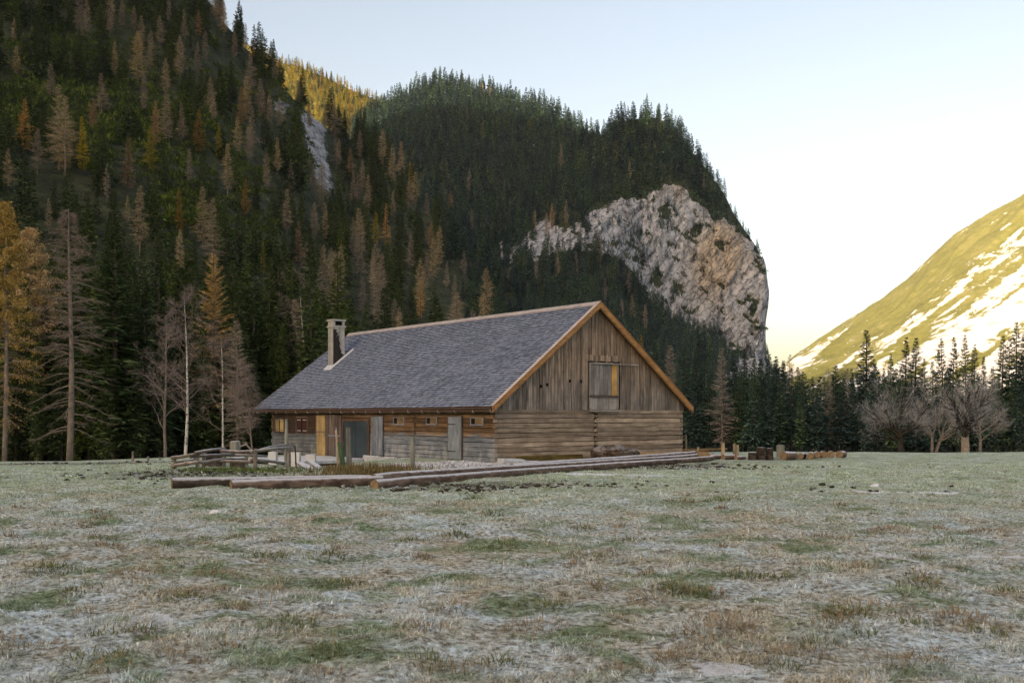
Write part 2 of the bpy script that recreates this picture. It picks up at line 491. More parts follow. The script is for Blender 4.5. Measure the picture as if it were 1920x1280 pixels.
def rockC(x, d):
    """1 where the limestone face is bare"""
    z = zC(x, d); y = PY0 - (z - ZC) / d * F
    top = np.interp(x, [960, 1010, 1060, 1105, 1150, 1190, 1222, 1246, 1262, 1290, 1330, 1370, 1400, 1430, 1445],
                    [470, 430, 422, 398, 388, 372, 366, 345, 338, 352, 396, 428, 450, 474, 500])
    bot = np.interp(x, [960, 1010, 1060, 1105, 1150, 1180, 1215, 1240, 1270, 1300, 1445], [478, 470, 468, 472, 476, 500, 570, 645, 705, 720, 720])
    nz = 20 * fbm(x / 20, y / 20, 81, 5) + 16 * fbm(x / 60, y / 60, 85, 2)
    m = sstep(-5, 5, y - top + nz) * sstep(-5, 5, bot - y + nz)
    # green ledges
    led = fbm(x / 30 + y / 42, (y - x * 0.45) / 12, 83, 4)
    m = m * (1 - 0.75 * sstep(0.20, 0.52, led + 0.22 * np.exp(-((x - 1130) / 70) ** 2 - ((y - 470) / 40) ** 2)))
    for (bx, by, rx, ry) in ((1302, 432, 11, 15), (1246, 395, 14, 12), (1416, 576, 9, 13), (1228, 520, 14, 22), (1262, 610, 12, 14), (1268, 545, 8, 10)):
        m = m * (1 - np.clip(1.1 * np.exp(-((x - bx + 5 * nz / 14) / rx) ** 2 - ((y - by + 6 * nz / 14) / ry) ** 2) * (1.0 + fbm(x / 5, y / 5, 87, 2)), 0, 1))
    onface = (zC2(x, d) >= zC1(x, d) - 1)
    side = (x > 1441) & (y > 475)
    return np.where(side, 1.0, np.where(onface & (d < 1000), m, 0.0))

def mountain(name, zf, px, dd, m, rockf=None, disp=0.0, overhang=False, extra=None):
    XP, DD = np.meshgrid(px, dd, indexing='ij')
    Z = zf(XP, DD)
    at = {}
    X = (XP - PX0) / F * DD
    Y = DD.copy()
    if rockf is not None:
        rk = rockf(XP, DD); at["rock"] = rk
        if disp:
            al = X * 0.64 + Z * 0.77; ac = Z * 0.64 - X * 0.77          # along and across the tilted strata
            rid = lambda u, v, sd: 1 - 2 * np.abs(fbm(u, v, sd, 4))
            w = 0.8 * rid(al / 46, ac / 13, 91) + 0.55 * rid(al / 17, ac / 5.0, 93) + 0.9 * fbm(X / 30, Z / 70, 97, 3) + 0.35 * fbm(X / 4, Z / 4, 99, 2)
            Y = Y - rk * disp * w
            X = X + rk * disp * 0.25 * fbm(X / 10, Z / 9, 95, 3) * np.clip((1452 - XP) / 30, 0.35, 1)
    if overhang:
        k = sstep(1300, 1440, XP) * np.clip((150 - Z) / 100, 0, 1) * (Z > 40)
        X = X - 6.0 * k
        X = X + sstep(1405, 1440, XP) * (3.6 * fbm(Z / 22.0, Z * 0 + 3.3, 151, 4) - 1.2) * (Z > 30)
    if extra:
        for kk, fn in extra.items(): at[kk] = fn(XP, DD, X, Y, Z)
    return mk(name, np.stack([X, Y, Z], -1), [grid_faces(len(px), len(dd))], [m], smooth=True, attrs=at)

# limestone + forest floor
t = NT("limestone_and_scrub", 0.92, 0.15)
p = t.pos()
rk = t.attr("rock")
pr = t.mapv(p, (1, 0.6, 1), (0, R(50), 0))
lay = t.noise(t.mapv(pr, (0.03, 0.03, 0.20)), 1.0, 8.0, 0.75, 0.7)
fine = t.noise(p, 0.30, 8.0, 0.75, 0.6)
stain = t.noise(t.mapv(p, (0.13, 0.13, 0.014)), 1.0, 6.0, 0.7, 0.5)
lim = t.ramp(t.math('ADD', t.math('MULTIPLY', lay, 0.55), t.math('MULTIPLY', fine, 0.45)), [(0.39, (0.10, 0.10, 0.105)), (0.45, (0.40, 0.395, 0.40)), (0.50, (0.74, 0.735, 0.745)), (0.64, (0.88, 0.875, 0.875))])
lim = t.mix(1.0, lim, t.ramp(stain, [(0.36, 0.50), (0.47, 0.95), (0.7, 1.15)]), 'MULTIPLY')
och = t.attr("ochre")
lim = t.mix(t.math('MULTIPLY', och, t.ramp(fine, [(0.25, 0.5), (0.5, 1.0)]), clamp=True), lim, t.mix(1.0, lim, (1.06, 0.86, 0.64), 'MULTIPLY'))
crack = t.ramp(t.vor(t.vadd(t.mapv(pr, (0.06, 0.06, 0.16)), t.comb(t.math('MULTIPLY', fine, 1.2), 0, t.math('MULTIPLY', lay, 1.2))), 1.0, 'DISTANCE_TO_EDGE'), [(0.0, 0.35), (0.07, 1.0)])
lim = t.mix(1.0, lim, t.mix(1.0, crack, (0.93, 0.97, 1.04), 'MULTIPLY'), 'MULTIPLY')
veg = t.ramp(t.noise(p, 0.16, 6.0, 0.7), [(0.3, (0.03, 0.042, 0.028)), (0.5, (0.07, 0.09, 0.05)), (0.66, (0.12, 0.14, 0.075)), (0.8, (0.20, 0.18, 0.13))])
t.color(t.mix(t.ramp(t.math('ADD', rk, t.math('MULTIPLY', t.math('SUBTRACT', fine, 0.5), 1.8)), [(0.38, 0.0), (0.55, 1.0)]), veg, lim))
t.bump(t.math('ADD', lay, fine), 1.0, 5.0)
M_ROCK = t.m

d_A = np.concatenate([np.linspace(66, 200, 60), np.linspace(204, 760, 140), np.linspace(775, 1150, 25)])
hill_left = mountain("forest_slope", zA, np.arange(-2400, 1011, 5.0), d_A, M_ROCK, rockA, 3.0, extra={"ochre": lambda XP, DD, X, Y, Z: XP * 0})
tag(hill_left, "steep mountain flank rising behind the barn on the left", "mountain slope", kind="structure")
d_C = np.concatenate([np.linspace(430, 700, 50), np.linspace(704, 880, 60), np.linspace(881.5, 985, 90), np.linspace(988, 1120, 50), np.linspace(1126, 1560, 80), np.linspace(1580, 2000, 20)])
def ochre(XP, DD, X, Y, Z):
    y = PY0 - (Z - ZC) / DD * F
    return np.clip(2.2 * np.exp(-((XP - 1348 - (480 - y) * 0.15) / 38) ** 2 - ((y - 480) / 62) ** 2) + 0.8 * np.exp(-((XP - 1275) / 16) ** 2 - ((y - 352) / 26) ** 2), 0, 1)
hill_mid = mountain("cliff_mountain", zC, np.concatenate([np.arange(560, 1100, 4.0), np.arange(1100, 1430, 2.0), np.arange(1430, 1449, 0.75), np.arange(1450, 1476, 4)]), d_C, M_ROCK, rockC, 4.2, overhang=True, extra={"ochre": ochre})
tag(hill_mid, "forested mountain ending in a pale limestone cliff", "mountain", kind="structure")

t = NT("dry_ridge_grass", .95, .1); t.color(t.ramp(t.noise(t.pos(), .06, 5.0, .7), [(.3, (.13, .13, .04)), (.6, (.26, .21, .06))])); M_RIDGE_G = t.m
TB = [(300, -40, 1750), (420, 50, 1780), (480, 90, 1800), (530, 116, 1800), (560, 124, 1800), (600, 138, 1800), (660, 168, 1800), (700, 182, 1800), (730, 194, 1800), (800, 240, 1800), (900, 340, 1800)]
def zB(x, d):
    yc, D = lerp_tab(TB, x)
    X = (x - PX0) / F * d
    zc = ZC + (PY0 - yc) / F * D
    tt = np.clip((d - 1200) / (D - 1200), 0, 1)
    z = 80 + (zc - 80) * tt
    z = np.where(d > D, zc - (d - D) * 0.5, z)
    return z + 14 * fbm(X / 60, d / 110, 111, 3) * np.clip((D + 60 - d) / 160, 0.2, 1)
hill_b = mountain("far_ridge", zB, np.arange(300, 900, 6.0), np.linspace(1200, 2000, 90), M_RIDGE_G, extra={"ochre": lambda XP, DD, X, Y, Z: XP * 0, "rock": lambda XP, DD, X, Y, Z: XP * 0})
tag(hill_b, "sunlit wooded ridge far behind the left slope", "ridge", kind="structure")

# sunlit grass mountain on the right
TE = [(1380, 760, 3900), (1440, 705, 3850), (1490, 664, 3800), (1545, 628, 3760), (1600, 592, 3720), (1650, 560, 3680), (1700, 524, 3640), (1745, 480, 3600), (1790, 440, 3560), (1830, 414, 3530),
      (1860, 397, 3500), (1920, 364, 3450), (2050, 290, 3350), (2300, 150, 3200), (2700, 20, 3000)]
def zE(x, d):
    yc, D = lerp_tab(TE, x)
    X = (x - PX0) / F * d
    zc = ZC + (PY0 - yc) / F * D
    tt = np.clip((d - 2300) / (D - 2300), 0, 1)
    z = 20 + (zc - 20) * tt
    z = np.where(d > D, zc - (d - D) * 0.5, z)
    g = (X * 0.62 - (d - 3000) * 0.785) / 120.0                    # across the fall line
    fl = (X * 0.785 + (d - 3000) * 0.62) / 700.0
    return z + (30 * fbm(g, fl, 121, 3) + 13 * fbm(g * 3.1, fl * 3, 122, 3) + 5 * fbm(g * 8, fl * 8, 123, 3)) * np.clip((D + 30 - d) / 250, 0.25, 1) * tt
t = NT("alpine_grass_and_scree", 0.95, 0.1)
p = t.pos()
st = t.attr("scree")
fn = t.noise(p, 0.020, 7.0, 0.72, 0.6)
grs = t.ramp(t.math('ADD', t.math('MULTIPLY', t.noise(p, 0.008, 6.0, 0.65), 0.5), t.math('MULTIPLY', t.noise(p, 0.05, 6.0, 0.75), 0.5)), [(0.36, (0.115, 0.112, 0.034)), (0.5, (0.178, 0.178, 0.044)), (0.64, (0.28, 0.25, 0.10))])
t.color(t.mix(t.ramp(t.math('ADD', st, t.math('MULTIPLY', t.math('SUBTRACT', fn, 0.5), 2.6)), [(0.43, 0.0), (0.56, 1.0)]), grs, t.ramp(fn, [(0.3, (0.42, 0.40, 0.38)), (0.6, (0.80, 0.79, 0.78))])))
t.bump(fn, 0.8, 12.0)
M_ALP = t.m
def scree(XP, DD, X, Y, Z):
    y = PY0 - (Z - ZC) / DD * F
    # gullies run down the slope: measure along and across the line they take
    al = (XP - 1490) * 0.80 - (y - 664) * 0.60; ac = (XP - 1490) * 0.60 + (y - 664) * 0.80
    s = fbm(al / 260, ac / 17, 131, 4) + 0.55 * fbm(al / 90, ac / 9, 133, 3)
    lo = sstep(60, 190, ac) * 0.55                                  # the lower part is mostly scree
    return np.clip(0.30 + 0.85 * s + lo - 0.22 * np.exp(-((ac - 55) / 30) ** 2), 0, 1)
hill_e = mountain("alpine_mountain", zE, np.arange(1380, 2700, 4.0), np.concatenate([np.linspace(2300, 3950, 260), np.linspace(3970, 4600, 12)]), M_ALP, extra={"scree": scree})
tag(hill_e, "sunlit golden grass mountain streaked with white scree", "mountain", kind="structure")

# the valley side behind the photographer that keeps the valley floor in shade
sd = Vector((SUN_TRAVEL[0], SUN_TRAVEL[1])); pd = Vector((-SUN_TRAVEL[1], SUN_TRAVEL[0]))
pv = np.linspace(-3200, 2600, 120); sv = np.linspace(-4200, -380, 70)
PV, SV = np.meshgrid(pv, sv, indexing='ij')
XV = sd.x * SV + pd.x * PV; YV = sd.y * SV + pd.y * PV
crest = np.interp(PV, [-3200, -1200, -300, 300, 800, 1500, 1900, 2600], [760, 800, 840, 960, 1170, 1170, 1000, 700]) + 25 * fbm(PV / 200, PV * 0 + 3, 141, 3)
run = np.clip((-380 - SV) / 2100, 0, 1)
ZV = np.where(SV > -2480, -8 + crest * run ** 1.15, crest - (-2480 - SV) * 0.35) + 40 * fbm(XV / 240, YV / 240, 142, 4) * run * np.clip(np.abs(SV + 2480) / 400, 0, 1)
valley = mk("valley_side", np.stack([XV, YV, ZV], -1), [grid_faces(len(pv), len(sv))], [M_ROCK], smooth=True, attrs={"rock": PV * 0, "ochre": PV * 0})
tag(valley, "dark valley side behind the viewer that shades the meadow", "mountain slope", kind="structure")

# moon: a sunlit sphere beyond the air, the sky shines through in front of it
t = NT("moon_surface", 1.0, 0.0)
tr = t.n("ShaderNodeBsdfTransparent"); df = t.n("ShaderNodeBsdfDiffuse"); ad = t.n("ShaderNodeAddShader")
t.set(df.inputs[0], t.ramp(t.noise(t.obj(), 0.012, 3.0), [(0.4, (0.5, 0.5, 0.5)), (0.6, (0.9, 0.9, 0.9))]))
t.t.links.new(tr.outputs[0], ad.inputs[0]); t.t.links.new(df.outputs[0], ad.inputs[1])
t.t.links.new(ad.outputs[0], t.t.nodes["Material Output"].inputs[0])
bpy_me = []
th = np.linspace(0, math.pi, 25)[:, None]; ph = np.linspace(0, 2 * math.pi, 48, endpoint=False)[None, :]
rm = 9.2 / F * 20000
Vm = np.stack([rm * np.sin(th) * np.cos(ph), rm * np.sin(th) * np.sin(ph), rm * np.cos(th) + 0 * ph], -1)
i = np.arange(24)[:, None] * 48; j = np.arange(48)[None, :]
Fm = np.stack([i + j, i + 48 + j, i + 48 + (j + 1) % 48, i + (j + 1) % 48], -1).reshape(-1, 4)
moon = mk("moon", Vm, [Fm], [t.m], smooth=True)
moon.location = P(1784, 230, 20000)
tag(moon, "pale gibbous daytime moon high in the clear sky on the right", "moon")
# ------------------------------------------------------------------ the log barn
# house axes: x along the gable wall (to the right and back), y along the long wall (to the left and back)
H0 = np.array([-0.807, 46.0]); TH = 0.646
HW, HR, EZ, LE, LR = 12.30, 4.85, 2.474, 25.37, 24.35
A0, A1, B0, B1 = 0.33, 11.97, 0.33, 23.45           # wall planes
HX = HW / 2; SL = HR / HX
gx, gy = math.cos(TH), math.sin(TH)
FZ = -0.22                                           # walls run a little below the turf
LOGTOP = 2.35
barn = empty("log_barn", (H0[0], H0[1], 0), TH)
tag(barn, "weathered log barn with grey shingle roof and boarded gable in the frosty meadow", "barn")

def wall_long(x, y):
    """photograph point on the long wall -> (y along the wall, height)"""
    u = (x - PX0) / F
    X0, Y0 = H0[0] + A0 * gx, H0[1] + A0 * gy
    b = (X0 - u * Y0) / (gy + u * gx)
    return b, ZC + (PY0 - y) / F * (Y0 + gx * b)
def wall_gable(x, y):
    u = (x - PX0) / F
    X0, Y0 = H0[0] - B0 * gy, H0[1] + B0 * gx
    a = (u * Y0 - X0) / (gx - u * gy)
    return a, ZC + (PY0 - y) / F * (Y0 + gy * a)

def gable_stain(t, c, g, big):
    z = t.sep(t.obj())[2]
    k = t.ramp(t.math('ADD', t.math('MULTIPLY', z, 0.14), t.math('MULTIPLY', big, 0.35)), [(0.55, 0.0), (0.82, 1.0)])
    c = t.mix(t.math('MULTIPLY', k, 0.38), c, t.mix(1.0, c, (1.55, 1.05, 0.62), 'MULTIPLY'))
    sp = t.noise(t.mapv(t.obj(), (6, 6, 0.6)), 1.0, 4.0, 0.7)
    return t.mix(t.ramp(sp, [(0.55, 0.0), (0.68, 0.65)]), c, (0.035, 0.025, 0.018))
def log_gable_stain(t, c, g, big):
    z = t.sep(t.obj())[2]
    k = t.ramp(t.math('ADD', z, t.math('MULTIPLY', big, 0.8)), [(2.3 / 4, 0.0), (2.9 / 4, 1.0)])
    return c
def long_stain(t, c, g, big):
    z = t.sep(t.obj())[2]
    k = t.ramp(t.math('ADD', t.math('MULTIPLY', z, 0.4), t.math('MULTIPLY', big, 0.30)), [(0.56, 1.0), (0.66, 0.0)])
    grey = t.mix(1.0, t.ramp(g, [(0.3, (0.07, 0.085, 0.105)), (0.55, (0.21, 0.24, 0.28)), (0.75, (0.38, 0.42, 0.46))]), t.ramp(big, [(0.3, 0.7), (0.7, 1.25)]), 'MULTIPLY')
    c = t.mix(k, c, grey)
    y = t.sep(t.obj())[1]
    lime = t.math('MULTIPLY', t.ramp(t.noise(t.mapv(t.obj(), (1, 1.6, 0.8)), 1.2, 4.0), [(0.48, 0.0), (0.60, 0.45)]), t.ramp(z, [(0.45, 1.0), (0.95, 0.0)]))
    c = t.mix(lime, c, (0.50, 0.51, 0.52))
    return t.mix(t.ramp(t.math('DIVIDE', y, 30.0), [(0.52, 0.0), (0.58, 0.35)]), c, (0.06, 0.05, 0.045))

M_LOGG = wood("gable_logs", (0.14, 0.105, 0.080), (0.37, 0.285, 0.220), (0.57, 0.46, 0.37), 0, (0.9, 22.0), stain=log_gable_stain)
M_LOGL = wood("long_wall_logs", (0.07, 0.040, 0.024), (0.21, 0.125, 0.070), (0.38, 0.25, 0.15), 1, (0.9, 22.0), stain=long_stain)
M_GBRD = wood("gable_boards", (0.075, 0.064, 0.058), (0.245, 0.21, 0.188), (0.44, 0.39, 0.355), 2, (0.8, 26.0), stain=gable_stain)
M_DARK = plain("dark_interior", (0.012, 0.010, 0.009), 0.95, 0.2)
M_VERGE = wood("larch_verge_board", (0.28, 0.13, 0.055), (0.46, 0.235, 0.105), (0.58, 0.33, 0.16), 0, (0.8, 20.0), frost=0.75)
M_SOFF = wood("soffit_boards", (0.06, 0.035, 0.02), (0.12, 0.07, 0.04), (0.18, 0.11, 0.07), 1)
M_RIDGE = wood("ridge_board", (0.22, 0.17, 0.15), (0.36, 0.28, 0.25), (0.46, 0.38, 0.34), 1, (0.8, 16.0), frost=0.4)
M_GUT = plain("copper_brown_gutter", (0.15, 0.075, 0.05), 0.45, 0.2, 5.0, 0.5)
M_HATCH = wood("grey_hatch_boards", (0.16, 0.14, 0.13), (0.30, 0.275, 0.265), (0.44, 0.415, 0.40), 2, (0.8, 24.0))
M_GREYD = wood("grey_door_boards", (0.14, 0.165, 0.20), (0.28, 0.32, 0.38), (0.44, 0.49, 0.55), 2, (0.8, 24.0))
M_BRND = wood("brown_door_boards", (0.05, 0.035, 0.028), (0.15, 0.115, 0.10), (0.28, 0.23, 0.205), 2, (0.8, 24.0))
M_YEL = wood("fresh_yellow_boards", (0.44, 0.29, 0.12), (0.60, 0.42, 0.20), (0.68, 0.51, 0.28), 2, (0.8, 14.0))
M_YORG = wood("fresh_orange_board", (0.42, 0.22, 0.07), (0.56, 0.32, 0.11), (0.64, 0.40, 0.17), 2, (0.8, 14.0))
M_RED = wood("red_brown_shutter", (0.05, 0.018, 0.014), (0.085, 0.03, 0.022), (0.13, 0.05, 0.035), 2)
M_IRON = plain("black_iron", (0.025, 0.025, 0.028), 0.6, 0.2)
M_WHITE = plain("white_paint", (0.70, 0.71, 0.72), 0.7, 0.1)
M_LIMEW = plain("frosted_limewash", (0.56, 0.58, 0.61), 0.9, 0.22, 3.0)
t = NT("dark_green_sheet_door", 0.35, 0.5)
t.color(t.mix(t.ramp(t.noise(t.obj(), 1.3, 3.0), [(0.35, 0.0), (0.65, 1.0)]), (0.016, 0.030, 0.040), (0.035, 0.060, 0.078)))
M_TEAL = t.m
t = NT("frosted_shingles", 0.8, 0.3)
rn = t.attr("rnd")
o = t.obj()
g = t.noise(t.mapv(o, (9, 30, 9)), 1.0, 4.0, 0.65)
base = t.ramp(g, [(0.3, (0.085, 0.105, 0.15)), (0.55, (0.165, 0.20, 0.27)), (0.75, (0.25, 0.295, 0.385))])
big = t.noise(o, 0.45, 4.0, 0.6)
hf = t.math('ADD', t.math('MULTIPLY', rn, 0.5), t.math('ADD', t.math('MULTIPLY', g, 0.5), t.math('MULTIPLY', big, 0.5)))
fr = t.ramp(hf, [(0.50, 0.1), (0.98, 0.7)])
t.color(t.mix(fr, t.mix(1.0, base, t.ramp(rn, [(0.0, 0.82), (1.0, 1.12)]), 'MULTIPLY'), (0.37, 0.43, 0.56)))
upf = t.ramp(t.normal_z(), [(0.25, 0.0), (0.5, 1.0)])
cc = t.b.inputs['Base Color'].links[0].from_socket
t.color(t.mix(upf, (0.022, 0.022, 0.026), cc))  # butt and side faces near-black: shade between rows put into the colour
t.bump(g, 0.5, 0.01)
M_SHIN = t.m

# --- walls -----------------------------------------------------------------
rng = random.Random(5)
def log_course(mb, lo, hi, z0, z1, face, axis, rng, thick=0.16, sign=-1):
    """one squared log with worn arrises; face = plane coordinate of its outer side"""
    f = face + rng.uniform(-0.012, 0.012); e = 0.016
    zz0, zz1 = z0 + 0.010 + rng.uniform(0, 0.006), z1 - rng.uniform(0, 0.006)
    n = max(2, int(abs(hi - lo) / 1.3))
    prof = [(thick, zz0), (e, zz0), (0, zz0 + e * 1.3), (0, zz1 - e * 1.3), (e, zz1), (thick, zz1)]
    V = []; k = len(prof)
    sag = [rng.uniform(-0.010, 0.010) for _ in range(n + 1)]; bul = [rng.uniform(-0.010, 0.010) for _ in range(n + 1)]
    for i in range(n + 1):
        s = lo + (hi - lo) * i / n
        for dd, z in prof:
            q = f - sign * dd + bul[i]
            V.append((s, q, z + sag[i]) if axis == 0 else (q, s, z + sag[i]))
    Q = [[i * k + j, i * k + j + 1, (i + 1) * k + j + 1, (i + 1) * k + j] for i in range(n) for j in range(k - 1)]
    if axis == 1: Q = [q[::-1] for q in Q]
    Q += [[0, 1, 4, 5], [1, 2, 3, 4]] if True else []
    m = n * k
    Q += [[m, m + 5, m + 4, m + 1], [m + 1, m + 4, m + 3, m + 2]]
    mb.add(V, Q)

NC = 12
ch = [FZ + (LOGTOP - FZ) * i / NC for i in range(NC + 1)]
mid_a = wall_gable(1117, 800)[0]
gw = MB(11)
for i in range(NC):
    od = i % 2
    ins = 0.15 if od else 0.0
    log_course(gw, A0 + ins, mid_a - (0.13 if od else 0.075), ch[i], ch[i + 1], B0, 0, rng)
    log_course(gw, mid_a + (0.06 if od else 0.11), A1 - ins, ch[i], ch[i + 1], B0, 0, rng)
    h = ch[i + 1] - ch[i]
    if od:                                            # ends of the cross wall's logs
        gw.box((mid_a - 0.085, B0 - 0.02, ch[i] + 0.02), (mid_a + 0.03, B0 + 0.14, ch[i] + h * 0.75))
        gw.box((A0 + 0.002, B0 - 0.012, ch[i] + 0.035), (A0 + 0.115, B0 + 0.14, ch[i + 1] - 0.03))
        gw.box((A1 - 0.115, B0 - 0.012, ch[i] + 0.035), (A1 - 0.002, B0 + 0.14, ch[i + 1] - 0.03))
    else:
        gw.box((mid_a - 0.045, B0 - 0.02, ch[i] + 0.05), (mid_a + 0.075, B0 + 0.14, ch[i] + h * 0.8))
wg = gw.build("gable_log_wall", M_LOGG, barn)

lw = MB(12)
jb = wall_long(777, 820)[0]
for i in range(NC):
    od = i % 2
    j = jb + (0.08 if od else -0.04)
    s0 = B0 + (0.02 if od else 0.165)
    log_course(lw, s0, j - 0.07, ch[i], ch[i + 1], A0, 1, rng)
    log_course(lw, j + 0.03, B1 - (0.0 if od else 0.12), ch[i], ch[i + 1], A0, 1, rng)
    if not od:
        lw.box((A0 - 0.010, B0 + 0.012, ch[i] + 0.03), (A0 + 0.14, B0 + 0.125, ch[i + 1] - 0.03))
wl = lw.build("long_log_wall", M_LOGL, barn)
bw = MB(13)
bw.box((A1 - 0.16, B0 + 0.16, FZ), (A1, B1, LOGTOP)); bw.box((A0 + 0.16, B1 - 0.16, FZ), (A1 - 0.16, B1, LOGTOP))
bw.build("rear_log_wall", M_LOGL, barn)
core = MB(14)
core.box((A0 + 0.12, B0 + 0.12, FZ), (A1 - 0.17, B1 - 0.17, LOGTOP + 0.02))
core.build("dark_light_block", M_DARK, barn)  # near-black box added inside to block light and keep log gaps dark

# --- boarded gable -----------------------------------------------------------
def roof_z(a): return EZ + SL * min(a, HW - a)
hx0, hz1 = wall_gable(1104, 679); hx1, _ = wall_gable(1158, 679); hz0 = 2.36
gb = MB(15)
holes = [wall_gable(1027, 721), wall_gable(1068, 714), wall_gable(1090, 715), wall_gable(1012, 724)]
a = A0 - 0.10
while a < A1 + 0.08:
    w = rng.uniform(0.13, 0.24)
    b_ = min(a + w, A1 + 0.10)
    f = B0 - 0.015 + rng.uniform(-0.014, 0.014)
    segs = [(LOGTOP - 0.035 + rng.uniform(-0.03, 0.015), None)]
    cuts = []
    if b_ > hx0 - 0.02 and a < hx1 + 0.02: cuts.append((0, hz1 + 0.12))
    for (ha, hz) in holes:
        if a <= ha < b_: cuts.append((hz - 0.07, hz + 0.07))
    zb = segs[0][0]
    parts = []
    for (c0, c1) in sorted(cuts):
        if c0 > zb: parts.append((zb, c0))
        zb = max(zb, c1)
    parts.append((zb, None))
    r = rng.random()
    for (p0, p1) in parts:
        tl = roof_z(a) - 0.16 if p1 is None else p1; tr = roof_z(b_) - 0.16 if p1 is None else p1
        if a < HX < b_: tl = tr = min(tl, tr)
        if min(tl, tr) <= p0 + 0.02: continue
        g_ = 0.010
        V = [(a + g_, f, p0), (b_ - g_, f, p0), (b_ - g_, f + 0.03, p0), (a + g_, f + 0.03, p0), (a + g_, f, tl), (b_ - g_, f, tr), (b_ - g_, f + 0.03, tr), (a + g_, f + 0.03, tl)]
        gb.hexa(V, r)
    a = b_
# a short row of board ends over the hatch
xa, za = wall_gable(1096, 665); xb, zb_ = wall_gable(1165, 679)
k = xa
while k < xb - 0.05:
    w = rng.uniform(0.12, 0.2)
    gb.box((k + 0.005, B0 - 0.052, zb_ + rng.uniform(-0.02, 0.02)), (min(k + w, xb) - 0.005, B0 - 0.034, za + rng.uniform(-0.03, 0.03))); k += w
gbo = gb.build("gable_boards", M_GBRD, barn)
back = MB(16)
prf = [(A0 + .1, LOGTOP - .1), (A1 - .1, LOGTOP - .1), (A1 - .1, roof_z(A1) - .2), (HX, roof_z(HX) - .2), (A0 + .1, roof_z(A0) - .2)]
back.add([(x, B0 + .05, z) for x, z in prf] + [(x, B1 - .05, z) for x, z in prf], [[i, i + 5, (i + 1) % 5 + 5, (i + 1) % 5] for i in range(5)] + [[0, 1, 2, 4], [5, 9, 7, 6]], [[2, 3, 4], [7, 9, 8]])
back.build("dark_gable_block", M_DARK, barn)  # near-black solid added behind the boards so their gaps look unlit

# hatch
ht = MB(17)
fy = B0 - 0.06
ht.box((hx0, fy - 0.02, hz0), (hx0 + 0.07, B0 + 0.01, hz1)); ht.box((hx1 - 0.07, fy - 0.02, hz0), (hx1, B0 + 0.01, hz1)); ht.box((hx0 + 0.07, fy - 0.015, hz1 - 0.07), (hx1 - 0.07, B0 + 0.01, hz1))
hatch = ht.build("hatch_frame", M_HATCH, barn)
_, sz = wall_gable(1130, 743)
xs_, _ = wall_gable(1146, 700)
hd = MB(18); kx = hx0 + 0.08
while kx < xs_ - 0.04:
    w = min(rng.uniform(0.2, 0.3), xs_ - kx)
    hd.box((kx + 0.004, fy + 0.012 + rng.uniform(-.005, .005), sz + 0.06), (kx + w - 0.004, fy + 0.045, hz1 - 0.09)); kx += w
hdo = hd.build("hatch_door", M_HATCH, hatch)
MB(19).box((xs_ + 0.005, fy + 0.006, sz + 0.05), (hx1 - 0.085, fy + 0.04, hz1 - 0.08)).build("fresh_board", M_YORG, hatch)
lo = MB(20); kx = hx0 + 0.08
while kx < hx1 - 0.1:
    w = min(rng.uniform(0.3, 0.5), hx1 - 0.08 - kx); lo.box((kx + 0.004, fy + 0.016 + rng.uniform(-.005, .005), hz0 - 0.02), (kx + w - 0.004, fy + 0.045, sz - 0.05)); kx += w
lo.build("lower_panel", M_HATCH, hatch)
MB(21).box((hx0 - 0.02, fy - 0.06, sz - 0.05), (hx1 + 0.02, B0 - 0.045, sz + 0.045)).build("hatch_sill", M_BRND, hatch)
MB(22).box((hx0 - 0.02, fy - 0.10, hz0 - 0.12), (hx1 + 0.03, B0 - 0.02, hz0 - 0.05)).build("hatch_ledge", M_HATCH, hatch)
rl = MB(23); ra, rz = wall_gable(1112, 682); rb, rz2 = wall_gable(1194, 682)
rl.bar((ra, B0 - 0.13, rz + 0.02), (rb, B0 - 0.13, rz + 0.02), 0.035, 0.05)
for s in (0.03, 0.4, 0.75, 0.97): rl.box((ra + (rb - ra) * s - .02, B0 - 0.12, rz + 0.03), (ra + (rb - ra) * s + .02, B0 - 0.03, rz + 0.09))
rl.build("slide_rail", M_HATCH, hatch)

